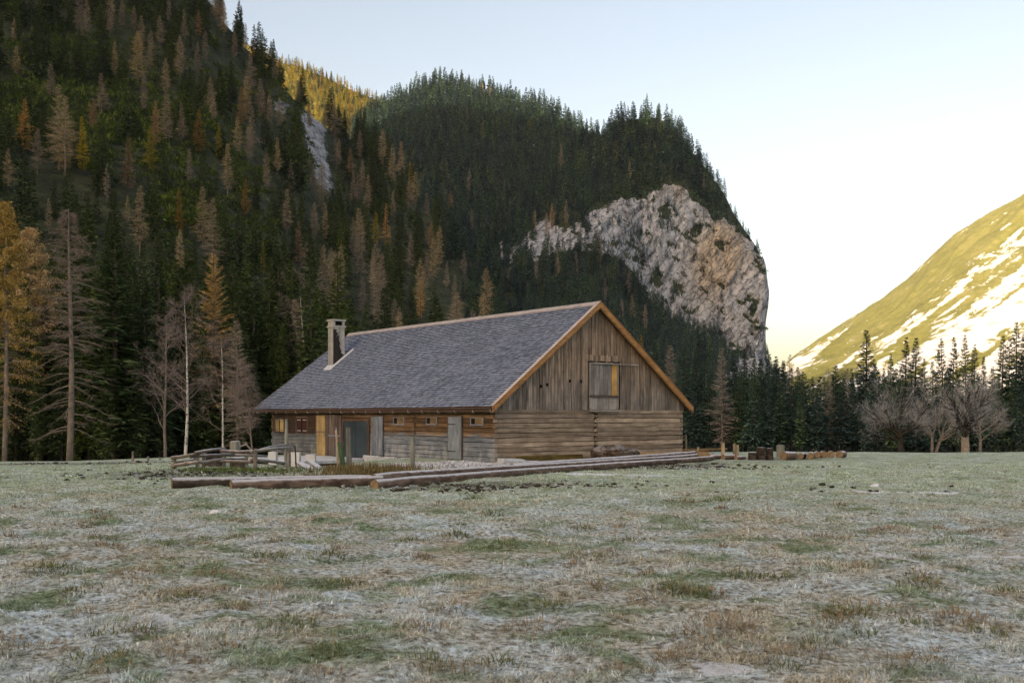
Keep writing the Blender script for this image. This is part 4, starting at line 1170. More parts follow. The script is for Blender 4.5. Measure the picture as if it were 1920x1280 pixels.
# three white blocks and the things at the platform's end
for kx_, (x0, x1, y0, y1, d, lab) in enumerate(((503, 517, 847, 872, 50.5, "leftmost white block beside the platform, square and free standing"), (532, 561, 848, 871, 50.0, "widest white block behind the thin grey post"), (573, 590, 852, 864, 51.5, "smallest white block, right of the wide one on the platform edge"))):
    p0, p1 = P(x0, y1, d), P(x1, y0, d)
    o = MB(350 + kx_).box((0, 0, -.25), (p1[0] - p0[0], .45, p1[2] - p0[2]), jit=.02).build("white_block", M_WHITE)
    o.location = p0; tag(o, lab, "stone block", "white blocks beside the platform")

def px_post(name, pts, d, r, m, label, cat, seed, k=8, group=None, top=None):
    """a stake or post through photograph points (bottom first) at depth d"""
    W_ = np.array([P(x, y, d) for x, y in pts]); loc = W_[0].copy()
    loc[2] = min(loc[2], gz(loc[0], loc[1])); W_[0][2] = loc[2] - .25
    mb = MB(seed); mb.tube(W_ - loc, np.linspace(r, r * .85, len(W_)), k, jit=.06)
    o = mb.build(name, m); o.location = loc
    return tag(o, label, cat, group)
thin = px_post("thin_post", [(536, 895), (536.5, 840), (537, 785)], 43.5, .075, M_POST, "tall thin grey post left of the platform with a wire on top", "post", 360)
wb = MB(361); lp = thin.location
W_ = np.array([P(x, y, 43.4) for x, y in ((532, 778), (538, 787), (548, 798))]) - np.array(lp); wb.tube(W_, .012, 5); wb.build("wire", M_IRON, thin)
px_post("short_stake", [(543, 878), (543, 855), (542, 833)], 43.8, .06, M_RAIL, "short stake directly right of the thin grey post", "stake", 362)
px_post("dark_rod", [(556, 866), (554, 850), (553, 836)], 44.0, .03, M_IRON, "dark thin rod leaning above the leaning planks", "rod", 363)
px_post("green_post", [(646, 888), (641, 858), (637, 829)], 41.5, .11, M_POSTG, "leaning post green with algae in front of the platform", "post", 364)
px_post("old_post", [(655, 870), (654, 835), (653, 801)], 46.5, .13, M_POST, "thick weathered post standing before the dark sheet door", "post", 365)
px_post("lone_post", [(773, 886), (773.5, 850), (774, 819)], 41.2, .105, M_POST, "weathered grey post standing alone before the long wall", "post", 366)
px_post("prop_pole", [(634, 858), (632, 830), (630, 806)], 50.0, .06, M_PALE, "thin brown pole leaning by the plank door", "pole", 367)
# planks leaning from the platform to the grass
for kx_, (p, q, lab) in enumerate((((556, 864), (616, 899), "left frosted plank sloping down from the platform"), ((580, 864), (632, 898), "right frosted plank sloping down from the platform"))):
    a_, b_ = P(*p, 50.6), P(*q, 43.0)
    loc = b_.copy(); mb = MB(370 + kx_)
    mb.bar((0, 0, .02), a_ - loc, .34 - .06 * kx_, .06)
    o = mb.build("leaning_plank", wood("frosted_plank", (.3, .3, .31), (.5, .5, .52), (.62, .63, .66), 1, (1.0, 9.0), frost=.95, frost_col=(.8, .82, .86))); o.location = loc
    tag(o, lab, "plank", "planks leaning on the platform")
# dry weeds growing in front of the platform, short sticks
def weeds(name, spots, m, label, seed, hmin, hmax, n, cat):
    r_ = np.random.default_rng(seed); V, T, rn_ = [], [], []
    for (px, py, rx, ry) in spots:
        c = on_ground(px, py)
        for _ in range(n):
            x, y = c[0] + r_.normal(0, rx), c[1] + r_.normal(0, ry); z = gz(x, y) - .02; h = r_.uniform(hmin, hmax); an = r_.uniform(0, 6.28); le = r_.uniform(.05, .45) * h; w = r_.uniform(.008, .018)
            dx, dy = math.cos(an), math.sin(an); k = len(V)
            V += [(x - dy * w, y + dx * w, z), (x + dy * w, y - dx * w, z), (x + dx * le * .4 - dy * w * .7, y + dy * le * .4 + dx * w * .7, z + h * .6), (x + dx * le * .4 + dy * w * .7, y + dy * le * .4 - dx * w * .7, z + h * .6), (x + dx * le, y + dy * le, z + h * .95)]
            T += [(k, k + 1, k + 3), (k, k + 3, k + 2), (k + 2, k + 3, k + 4)]; rn_ += [r_.random()] * 5
    o = mk(name, V, [np.array(T)], [m], attrs={"rnd": rn_}); return tag(o, label, cat, kind="stuff")
def weed_mat(name, a, b, c):
    t = NT(name, .9, .1); t.color(t.ramp(t.attr("rnd"), [(0, a), (.5, b), (1, c)])); return t.m
weeds("dry_weeds", [(655, 893, .9, .5), (700, 893, 1.0, .5), (745, 890, .8, .5), (690, 884, 1.2, .8), (640, 884, .4, .8), (725, 880, .7, .6)], weed_mat("dry_weed", (.08, .06, .03), (.17, .125, .06), (.26, .21, .11)), "brown dry weeds growing before the platform", 5, .10, .34, 420, "weeds")
weeds("green_turf_patch", [(775, 891, 1.0, .25), (810, 888, .8, .3), (440, 885, 1.0, .8), (490, 884, .8, .8), (405, 883, .7, .6)], weed_mat("green_turf", (.06, .10, .03), (.11, .17, .05), (.18, .22, .09)), "fresh green grass tufts beside the gravel and below the fence", 6, .06, .17, 900, "grass")
log_thing("short_stick", lie(745, 885, .04), lie(756, 893, .04), .045, .035, "short pale stick lying in the dry weeds", "stick", None, M_BARK, 375, 8)
# gravel pile: loose stones
r_ = np.random.default_rng(12); V, T, nn = [], [], 0
ico = np.array([[0, 0, 1], [.9, 0, .2], [.28, .85, .2], [-.72, .53, .2], [-.72, -.53, .2], [.28, -.85, .2], [0, 0, -.5]])
it = np.array([[0, 1, 2], [0, 2, 3], [0, 3, 4], [0, 4, 5], [0, 5, 1], [6, 2, 1], [6, 3, 2], [6, 4, 3], [6, 5, 4], [6, 1, 5]])
rn_ = []
for _ in range(2600):
    x, y = -2.3 + r_.normal(0, 1.25), 43.6 + r_.normal(0, 1.0)
    hp = 0.16 * math.exp(-((x + 2.3) / 1.5) ** 2 - ((y - 43.6) / 1.1) ** 2)
    s = r_.uniform(.025, .075)
    V.append(ico * s * r_.uniform(.7, 1.3, (1, 3)) + r_.normal(0, .006, (7, 3)) + (x, y, gz(x, y) + hp + .01)); T.append(it + nn); nn += 7; rn_ += [r_.random()] * 7
t = NT("gravel_stone", .95, .1); t.color(t.ramp(t.attr("rnd"), [(0, (.25, .25, .26)), (.4, (.46, .47, .49)), (1, (.68, .69, .72))]))
tag(mk("gravel", np.concatenate(V), [np.concatenate(T)], [t.m], attrs={"rnd": rn_}), "patch of pale frosted gravel before the long wall", "gravel", kind="stuff")
# clods of soil thrown up by dragging the logs
V, Q, nn, rn_ = [], [], 0, []
r_ = np.random.default_rng(15)
spots = [(-10.5, 36.5, 2.4, 2.0, 260), (-1.4, 30.4, 2.6, .8, 240), (6.0, 42.5, 3.0, .8, 200), (-20, 47, 5, .9, 90), (-5, 30.8, 2.5, .5, 60), (10.0, 29.0, 2.5, 0.8, 20)]
for (cx, cy, sx_, sy_, n) in spots:
    for _ in range(n):
        x, y = cx + r_.normal(0, sx_), cy + r_.normal(0, sy_); s = r_.uniform(.025, .085)
        v, q = lump((x, y, gz(x, y) + s * .25), s, int(r_.integers(1, 900)), .5, 7, 5, (1.3, 1.1, .7)); V.append(v); Q.append(q + nn); nn += len(v); rn_ += [r_.random()] * len(v)
t = NT("soil_clod", .95, .1)
fz_ = t.math('ADD', t.normal_z(), t.math('MULTIPLY', t.math('SUBTRACT', t.attr("rnd"), .5), 1.2))
t.color(t.mix(t.ramp(fz_, [(.75, 0.0), (1.0, .8)]), t.ramp(t.noise(t.pos(), 9.0, 4.0), [(.3, (.025, .022, .016)), (.7, (.08, .07, .05))]), (.42, .45, .44)))
tag(mk("soil_clods", np.concatenate(V), [np.concatenate(Q)], [t.m], attrs={"rnd": rn_}), "dark soil clods churned up around the felled logs", "soil", kind="stuff")
# thin leftover snow patches in the meadow
t = NT("old_snow", .7, .3); t.color(t.ramp(t.noise(t.pos(), 9.0, 3.0), [(.3, (.62, .65, .70)), (.7, (.80, .82, .86))])); M_SNOW = t.m
for kx_, (px, py, rx, ry, lab) in enumerate(((405, 967, .14, .07, "little snow lump in the left middle meadow"), (1640, 912, .14, .10, "small white snow lump below the right hand maples"))):
    c = on_ground(px, py); v, q = lump((0, 0, 0), 1.0, 50 + kx_, .4, 24, 9, (rx, ry, .08))
    V_ = v.copy()
    V_[:, 2] += meadow_z(V_[:, 0] + c[0], V_[:, 1] + c[1]) - c[2] + .012 - .02 * np.abs(fbm(V_[:, 0] * 9, V_[:, 1] * 9, 60 + kx_, 3))
    o = mk("snow_patch", V_, [q], [M_SNOW], smooth=True); o.location = c; tag(o, lab, "snow patch", "snow remnants in the meadow")

# rail fence on the left
D_F = 40.0
fence = empty("rail_fence", P(327, 888, D_F)); fence.location.z = gz(fence.location.x, fence.location.y)
fl_ = np.array(fence.location)
tag(fence, "crooked grey pole fence with frosted rails left of the barn", "fence")
def frail(pts, d0, d1, r, seed, name="rail"):
    n = len(pts); W_ = np.array([P(x, y, d0 + (d1 - d0) * i / max(1, n - 1)) for i, (x, y) in enumerate(pts)]) - fl_
    mb = MB(seed); mb.tube(W_, np.linspace(r, r * .8, n), 8, jit=.08); return mb.build(name, M_RAIL, fence, smooth=True)
for i, (pts, d0, d1, r) in enumerate((
    ([(322, 858), (345, 855), (366, 851)], 40, 39.6, .07), ([(366, 849), (392, 844), (418, 841)], 39.5, 40.5, .07), ([(414, 845), (448, 847), (478, 846)], 40.3, 39.4, .07),
    ([(476, 846), (510, 841), (548, 839)], 39.4, 42, .06), ([(470, 848), (505, 838), (540, 833)], 39.3, 43, .05),
    ([(322, 873), (345, 870), (372, 866)], 40, 39.5, .075), ([(345, 868), (385, 866), (420, 860)], 39.6, 40.5, .07), ([(356, 856), (400, 853), (440, 851)], 39.7, 41, .06),
    ([(414, 864), (450, 865), (478, 866)], 40.3, 39.4, .065), ([(470, 861), (505, 864), (534, 868)], 39.3, 41, .07), ([(420, 853), (465, 853), (500, 855)], 41, 42, .05), ([(400, 862), (430, 860), (462, 861)], 41.2, 41, .05), ([(330, 866), (360, 862), (386, 849)], 40.4, 42, .05))):
    frail(pts, d0, d1, r, 500 + i)
for i, (x, y0, y1, d) in enumerate(((327, 888, 856, 40.1), (370, 886, 846, 39.8), (381, 880, 850, 41), (420, 872, 839, 40.8), (478, 890, 843, 39.2), (479, 868, 841, 39.6), (462, 868, 846, 41.5))):
    W_ = np.array([P(x, y0, d), P(x + .5, (y0 + y1) / 2, d), P(x + 1, y1, d)]) - fl_; W_[0][2] = min(W_[0][2], gz(W_[0][0] + fl_[0], W_[0][1] + fl_[1]) - fl_[2]) - .2
    mb = MB(530 + i); mb.tube(W_, [.075, .07, .065], 8, jit=.06); mb.build("post", M_RAIL, fence)
# stumps behind the fence
def stump(name, px, py, d, r, h, m, label, seed):
    p = P(px, py, d); z = gz(p[0], p[1]); mb = MB(seed)
    mb.tube([(0, 0, -.15), (0, 0, h * .3), (0, 0, h)], [r * 1.25, r, r * .95], 14, jit=.06)
    o = mb.build(name, m); o.location = (p[0], p[1], z)
    cp = MB(seed + 1); cp.add(*lump((0, 0, h + .005), r * .9, seed, .1, 14, 5, (1, 1, .06))); cp.build("frost_cap", M_SNOW, o)
    return tag(o, label, "stump")
s1 = stump("tree_stump", 441, 862, 44, .22, 1.0, M_POST, "tall grey stump with a bent branch behind the fence", 560)
bb = MB(565); bb.tube([(.15, 0, .75), (.45, 0, .88), (.68, 0, .62), (.72, 0, .3)], [.05, .045, .035, .02], 6); bb.build("branch", M_RAIL, s1)
stump("tree_stump", 402, 874, 43, .36, .45, M_BARKD, "low dark stump behind the fence, left of the tall grey one", 570)
stump("tree_stump", 447, 872, 42.5, .34, .40, M_BARKD, "low dark stump in front of the tall grey one behind the fence", 575)
# stakes in the left meadow
for i, (x, y0, y1, lab) in enumerate(((249, 868, 846, "taller thin stake at the dark left forest edge"), (278, 868, 855, "short stake between two others at the left forest edge"), (300, 872, 857, "short stake nearest the pole fence"))):
    d = 48 + i; px_post("meadow_stake", [(x, y0), (x, (y0 + y1) / 2), (x, y1)], d, .055, M_RAIL, lab, "stake", 580 + i, 7, "stakes in the left meadow")
# stakes right of the barn
for i, (x, y0, y1, d, r, lab) in enumerate(((1286, 856, 815, 54, .06, "tall stake close to the right corner of the barn"), (1307, 858, 837, 52, .06, "short leaning stake between the barn corner and the pale stakes"), (1355.5, 858, 829, 52, .10, "thick pale stake standing alone right of the barn"), (1377, 857, 831, 52, .09, "pale stake, left one of the close pair"), (1383, 857, 834, 52.4, .07, "thinner pale stake, right one of the close pair"))):
    px_post("standing_stake", [(x, y0), (x + .3, (y0 + y1) / 2), (x + (3 if i == 1 else 0), y1)], d, r, M_PALE, lab, "stake", 590 + i, 8, "stakes right of the barn")
# bolts of timber at the right
GC = "cut log bolts in the right meadow"
def bolt_up(px0, px1, y0, y1, d, label, seed, m=M_BARKD):
    p = P((px0 + px1) / 2, y1, d); r = (px1 - px0) / 2 / F * d; h = (y1 - y0) / F * d; z = gz(p[0], p[1])
    root = empty("log_bolt", (p[0], p[1], z)); tag(root, label, "log", GC)
    mb = MB(seed); mb.tube([(0, 0, -.1), (0, 0, h * .5), (0, 0, h)], [r * 1.03, r, r * .98], 14, cap=False, jit=.04); mb.build("bark", m, root, smooth=True)
    e = MB(seed + 1); e.add(*lump((0, 0, h - .01), r * .98, seed, .04, 14, 5, (1, 1, .08))); e.build("frosted_top", M_SNOW, root)
bolt_up(1403, 1418, 848, 862, 49.0, "low dark upright bolt at the left end of the cut bolts", 600)
bolt_up(1418, 1435, 838, 862, 49.3, "tallest upright bolt with bark, frosted on top", 602)
bolt_up(1435.5, 1450, 839.5, 862, 49.6, "upright bolt touching the right side of the tallest bolt", 604)
bolt_up(1456, 1471, 838, 860, 52.5, "pale upright bolt standing behind the big lying bolt", 606, M_POST)
def bolt_lie(x0, x1, ytop, ybot, d, dx, label, seed, m=None):
    r = (ybot - ytop) / 2 / F * d; L = abs(x1 - x0) / F * d - r * .5
    p = P(x0 + r / d * F * .35, (ytop + ybot) / 2, d); p[2] = gz(p[0], p[1]) + r * .92
    q = p + np.array([L, dx, 0.0]); q[2] = gz(q[0], q[1]) + r * .9
    return log_thing("log_bolt", p, q, r, r * .97, label, "log", GC, m or M_BARK, seed, 16, 3, 0)
bolt_lie(1466, 1496, 844, 861, 49.6, .5, "biggest lying bolt with a light brown sawn face", 610)
bolt_lie(1499, 1516, 848, 860, 50.5, .8, "dark lying bolt right of the biggest bolt", 612, M_BARKD)
bolt_lie(1517, 1532, 846.5, 860, 50.2, .9, "lying bolt with tan sawn face, right of the dark bolt", 614)
bolt_lie(1530, 1545, 846, 859, 50.8, 1.2, "lying bolt half hidden between two tan faced bolts", 616)
bolt_lie(1543, 1556, 846, 859, 51.0, 1.2, "slim lying bolt left of the last two bolts", 618)
bolt_lie(1556, 1570, 845, 859, 50.8, 1.0, "lying bolt with a clear tan sawn face, second from the right end", 620)
bolt_lie(1571, 1591, 845, 858.5, 51.0, .7, "last lying bolt at the right end of the row", 622)
GH = "small rounds between stakes and bolts"
for i, (x0, x1, yt, yb, lab) in enumerate(((1330, 1352, 853, 864, "low brown round at the right tips of the long logs"), (1356, 1378, 853, 864, "low brown round below the thick pale stake"), (1380, 1400, 854, 862, "frosted low round left of the upright bolts"))):
    r = (yb - yt) / 2 / F * 48.5; p = P(x0, (yt + yb) / 2, 48.5); p[2] = gz(p[0], p[1]) + r * .85; q = p + np.array([(x1 - x0) / F * 48.5, .4, 0])
    log_thing("short_round", p, q, r, r * .9, lab, "log", GH, M_BARK, 630 + i, 14, 3, 0)
# ------------------------------------------------------------------ trees
def tube_np(pts, rad, k):
    mb = MB(1); mb.tube(pts, rad, k, cap=False)
    return mb.V[0], mb.Q[0]

class Geo:
    """plain vertex / face collector for foliage (quads, tris and tubes)"""
    def __init__(self): self.V = []; self.Q = []; self.T = []; self.r = []; self.n = 0
    def add(self, V, Q=None, T=None, r=None):
        V = np.asarray(V, float).reshape(-1, 3)
        if Q is not None and len(Q): self.Q.append(np.asarray(Q).reshape(-1, 4) + self.n)
        if T is not None and len(T): self.T.append(np.asarray(T).reshape(-1, 3) + self.n)
        self.V.append(V); self.r.append(np.broadcast_to(np.asarray(r if r is not None else 0.5, float), (len(V),))); self.n += len(V)
    def out(self):
        V = np.concatenate(self.V) if self.V else np.zeros((0, 3))
        Q = np.concatenate(self.Q) if self.Q else np.zeros((0, 4), int)
        T = np.concatenate(self.T) if self.T else np.zeros((0, 3), int)
        return V, Q, T, (np.concatenate(self.r) if self.r else np.zeros(0))

def sprays(base, tip, mid_side, width, sag, rnd):
    """diamond shaped sprays of needles or twigs"""
    m = base + (tip - base) * 0.45
    m[:, 2] += sag
    V = np.stack([base, m - mid_side * width[:, None], tip, m + mid_side * width[:, None]], 1)
    n = len(base)
    Q = np.arange(n * 4).reshape(n, 4)
    return V.reshape(-1, 3), Q, np.repeat(rnd, 4)

def conifer(seed, h, nwh, nbr, nsp, R=0.17, cb=0.08, width=0.30, ls=0.40, el=(-22, 30), trunk_r=None, k=6, droop=0.35, bare_low=0.0, gap=0.0, wob=0.01, shape=0.85, minls=0.18):
    """-> (trunk V,Q), (crown V,Q,rnd); R = crown radius as a share of the height"""
    g = np.random.default_rng(seed)
    tr = trunk_r or 0.013 * h + 0.02
    hz = np.linspace(0, 1, 7)
    px = wob * h * np.array([fbm(np.array([s * 2.0]), np.array([seed * 1.7]), seed, 2)[0] for s in hz]); py = wob * h * np.array([fbm(np.array([s * 2.0]), np.array([seed * 2.9 + 5]), seed + 9, 2)[0] for s in hz])
    px -= px[0]; py -= py[0]
    tz = h * hz; tz[0] = -0.5
    tV, tQ = tube_np(np.stack([px, py, tz], -1), tr * (1 - hz) ** 0.9 + 0.012, k)
    nB = nwh * nbr
    t_ = (np.repeat(np.arange(nwh), nbr) + g.uniform(0, 0.8, nB)) / nwh
    t_ = cb + (1 - cb) * t_ ** 1.08
    t_ = np.clip(t_, cb, 0.995)
    keep = g.random(nB) > np.where(t_ < bare_low, 0.75, gap)
    t_ = t_[keep]; nB = len(t_)
    side = 1 + 0.28 * fbm(t_ * 7, t_ * 0 + seed * 3.1, seed + 4, 2)
    az = g.uniform(0, 2 * math.pi, nB)
    lob = 1 + 0.22 * np.cos(az * 2 + seed) + 0.15 * np.cos(az * 3 + t_ * 9 + seed * 2)
    low = np.clip((t_ - cb) / 0.14, 0.45, 1)
    L = R * h * ((1 - t_) ** shape * low + 0.02) * g.uniform(0.62, 1.18, nB) * side * lob + 0.06
    e = np.radians(el[0] + (el[1] - el[0]) * t_ + g.normal(0, 7, nB))
    bx = np.interp(t_, hz, px); by = np.interp(t_, hz, py)
    s = (np.arange(nsp)[None, :] + g.uniform(0.15, 0.95, (nB, nsp))) / nsp
    s = 0.10 + 0.9 * s
    Ls = L[:, None] * s
    ca, sa_ = np.cos(az)[:, None], np.sin(az)[:, None]
    bz = (t_ * h)[:, None] + Ls * np.sin(e)[:, None] - droop * L[:, None] * s ** 2 * (1 - t_)[:, None] + 0.10 * L[:, None] * s ** 4
    base = np.stack([bx[:, None] + Ls * np.cos(e)[:, None] * ca, by[:, None] + Ls * np.cos(e)[:, None] * sa_, bz], -1)
    sg = np.where(g.random((nB, nsp)) < 0.5, -1, 1); da = sg * np.radians(g.uniform(8, 78, (nB, nsp)))
    dl = ls * L[:, None] * (1.12 - 0.62 * s) * g.uniform(0.65, 1.3, (nB, nsp)) + minls
    aa = az[:, None] + da
    dirv = np.stack([np.cos(aa), np.sin(aa), g.uniform(-0.55, 0.12, (nB, nsp)) + 0.35 * t_[:, None]], -1)
    tip = base + dirv * dl[..., None]
    ms = np.stack([-np.sin(aa), np.cos(aa), g.uniform(-0.7, 0.7, (nB, nsp))], -1)
    N = nB * nsp
    V, Q, r = sprays(base.reshape(N, 3), tip.reshape(N, 3), ms.reshape(N, 3), (dl * width * 0.5).reshape(N), (g.uniform(-0.05, 0.12, (nB, nsp)) * dl).reshape(N), np.clip(0.22 + 0.76 * g.random(N), 0, 1))
    # leader
    br = dict(az=az, t=t_, L=L, e=e, bx=bx, by=by)
    return (tV, tQ), (V, Q, r), br

def limbs(geo, br, h, droop, rad, g, n=4, curve=0.10):
    """thin wooden limbs for leafless larches"""
    for az, t_, L, e, bx, by in zip(br['az'], br['t'], br['L'], br['e'], br['bx'], br['by']):
        pts = []
        w = g.normal(0, .05)
        for i in range(n + 1):
            s = i / n
            a2 = az + w * s
            pts.append((bx + L * s * math.cos(e) * math.cos(a2), by + L * s * math.cos(e) * math.sin(a2), t_ * h + L * s * math.sin(e) - droop * L * s * s * (1 - t_) + curve * L * s ** 4))
        V, Q = tube_np(pts, np.linspace(rad * (0.4 + L / 4), 0.008, n + 1), 3)
        geo.add(V, Q=Q, r=g.random())

def needle_mat(name, c0, c1, c2, mass=False, spread=0.35):
    t = NT(name, 0.8, 0.12)
    rn = t.attr("rnd"); tn = t.attr("tint") if mass else t.orand()
    c = t.ramp(rn, [(0.15, c0), (0.55, c1), (0.95, c2)])
    c = t.mix(1.0, c, t.ramp(tn, [(0.0, (1 - spread, 1 - spread, 1 - spread * 0.6)), (0.5, (1, 1, 1)), (1.0, (1 + spread * 1.3, 1 + spread, 1 - spread * 0.4))]), 'MULTIPLY')
    t.color(t.mix(1.0, c, 1.22, 'MULTIPLY'))
    return t.m
SPR = ((0.013, 0.026, 0.010), (0.055, 0.092, 0.036), (0.150, 0.205, 0.085))
SPRB = ((0.012, 0.030, 0.024), (0.050, 0.100, 0.080), (0.125, 0.205, 0.165))
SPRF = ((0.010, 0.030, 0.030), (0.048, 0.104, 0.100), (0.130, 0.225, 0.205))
LTAN = ((0.19, 0.155, 0.120), (0.37, 0.31, 0.245), (0.53, 0.46, 0.375))
LGOLD = ((0.20, 0.125, 0.030), (0.37, 0.245, 0.065), (0.54, 0.38, 0.12))
MAT = {}
for mass in (False, True):
    sfx = "_mass" if mass else ""
    MAT['spruce' + sfx] = needle_mat("spruce_needles" + sfx, *SPR, mass)
    MAT['spruceb' + sfx] = needle_mat("blue_spruce_needles" + sfx, *SPRB, mass)
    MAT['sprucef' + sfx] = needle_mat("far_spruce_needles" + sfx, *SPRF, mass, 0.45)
    MAT['tan' + sfx] = needle_mat("bare_larch_twigs" + sfx, *LTAN, mass, 0.2)
    MAT['gold' + sfx] = needle_mat("golden_larch_needles" + sfx, *LGOLD, mass, 0.25)
    MAT['orange' + sfx] = needle_mat("orange_larch_needles" + sfx, (0.24, 0.165, 0.095), (0.40, 0.285, 0.17), (0.55, 0.42, 0.27), mass, 0.25)
MAT['grey'] = needle_mat('grey_larch_twigs', (0.17, 0.14, 0.125), (0.31, 0.265, 0.245), (0.45, 0.40, 0.375), False, 0.08)
MAT['scrub'] = needle_mat("dwarf_pine_needles", (0.030, 0.052, 0.014), (0.068, 0.108, 0.028), (0.125, 0.175, 0.055), True, 0.4)
t = NT("conifer_bark", 0.95, 0.1)
n = t.noise(t.mapv(t.obj(), (6, 6, 1.5)), 1.0, 5.0, 0.7)
t.color(t.ramp(n, [(0.3, (0.045, 0.036, 0.030)), (0.55, (0.12, 0.10, 0.085)), (0.75, (0.21, 0.18, 0.16))])); t.bump(n, 0.6, 0.03)
M_TRUNK = t.m
t = NT("birch_bark", 0.8, 0.15)
o = t.obj(); n = t.noise(t.mapv(o, (3, 3, 9)), 1.0, 4.0, 0.7); n2 = t.noise(t.mapv(o, (6, 6, 2.2)), 1.0, 3.0, 0.6)
c = t.mix(t.ramp(n, [(0.54, 0.0), (0.60, 1.0)]), (0.62, 0.60, 0.57), (0.08, 0.07, 0.065))
t.color(t.mix(t.ramp(n2, [(0.52, 0.0), (0.62, 0.7)]), c, (0.20, 0.17, 0.15)))
M_BIRCH = t.m
M_TWIG = plain("birch_twigs", (0.26, 0.205, 0.19), 0.9, 0.3)
M_MTWIG = plain("maple_twigs", (0.44, 0.43, 0.45), 0.9, 0.3)
M_MLIMB = plain("mossy_limb_bark", (0.055, 0.05, 0.04), 0.95, 0.5, 3.0)
M_MTRUNK = plain("pale_maple_bark", (0.30, 0.25, 0.205), 0.95, 0.4, 4.0)
M_DWOOD = plain("dead_larch_wood", (0.22, 0.18, 0.155), 0.9, 0.35, 3.0)

# ---- prototypes: kind -> level -> list of variants (each: height, trunk, crown)
PROTO = {}
def proto(kind, lod, n, **kw):
    L_ = []
    for i in range(n):
        h = kw.get('h', 15.0); seed = kw['seed'] + i
        a = dict(kw); a.pop('seed'); a.pop('h'); tube_rad = a.pop('limb', None)
        a['R'] = kw['R'] * (0.86 + 0.28 * ((i * 0.618) % 1))
        tr, cr, br = conifer(seed, h, **a)
        if tube_rad:
            g_ = Geo(); g_.add(cr[0], Q=cr[1], r=cr[2]); limbs(g_, br, h, a.get('droop', .35), tube_rad, np.random.default_rng(seed), 3)
            V, Q, T, r = g_.out(); cr = (V, Q, r)
        L_.append((h, tr, cr))
    PROTO[(kind, lod)] = L_
proto('spruce', 'hi', 6, seed=1000, h=15.0, nwh=44, nbr=10, nsp=14, R=0.165, cb=0.05, width=0.26, ls=0.36, droop=0.42, bare_low=0.16, gap=0.05, minls=0.14)
proto('spruce', 'mid', 8, seed=1100, h=15.0, nwh=27, nbr=8, nsp=8, R=0.165, cb=0.05, width=0.42, ls=0.44, droop=0.40, bare_low=0.10, gap=0.05, minls=0.22, trunk_r=.16)
proto('spruce', 'low', 8, seed=1200, h=15.0, nwh=16, nbr=6, nsp=3, R=0.165, cb=0.04, width=0.75, ls=0.60, droop=0.40, gap=0.04, minls=0.5, k=3, trunk_r=.14)
proto('tan', 'hi', 3, seed=1300, h=15.0, nwh=34, nbr=7, nsp=26, R=0.17, cb=0.12, width=0.050, ls=0.30, el=(-8, 42), droop=0.34, gap=0.08, limb=0.012, minls=0.22, shape=0.7, trunk_r=.15)
proto('tan', 'mid', 7, seed=1400, h=15.0, nwh=26, nbr=7, nsp=12, R=0.165, cb=0.16, width=0.13, ls=0.40, el=(-6, 42), droop=0.32, gap=0.08, minls=0.28, shape=0.72, trunk_r=.13)
proto('tan', 'low', 6, seed=1500, h=15.0, nwh=14, nbr=6, nsp=5, R=0.165, cb=0.14, width=0.34, ls=0.55, el=(0, 40), droop=0.3, minls=0.4, k=3, trunk_r=.12)
proto('gold', 'hi', 3, seed=1600, h=15.0, nwh=40, nbr=8, nsp=36, R=0.165, cb=0.12, width=0.15, ls=0.20, el=(-8, 42), droop=0.40, gap=0.30, limb=0.012, minls=0.14, shape=0.75, trunk_r=.15)
proto('gold', 'mid', 6, seed=1700, h=15.0, nwh=24, nbr=8, nsp=10, R=0.165, cb=0.12, width=0.30, ls=0.40, el=(-6, 42), droop=0.32, minls=0.22, shape=0.75, trunk_r=.13)
proto('gold', 'low', 5, seed=1800, h=15.0, nwh=14, nbr=6, nsp=4, R=0.165, cb=0.10, width=0.65, ls=0.58, el=(0, 40), droop=0.3, minls=0.45, shape=.8, k=3, trunk_r=.12)

# ---- tree list: every tree is a record; px,ptop,pbase are where it shows in the photograph
REC = []
def rec(kind, X, Y, z, h, tint='spruce', zone='left', hero=None, wide=1.0):
    px = PX0 + X / Y * F; pb = PY0 - (z - ZC) / Y * F; ph = h / Y * F
    REC.append(dict(kind=kind, X=X, Y=Y, z=z, h=h, tint=tint, zone=zone, px=px, pb=pb, pt=pb - ph, hero=hero, wide=wide, vis=0))
def depth_on(zf, px, y, lo, hi):
    d = np.linspace(lo, hi, 700); yy = PY0 - (zf(np.full_like(d, px), d) - ZC) / d * F
    k = np.argmax(yy <= y)
    return d[k] if yy[k] <= y else None

rg_ = np.random.default_rng(2024)
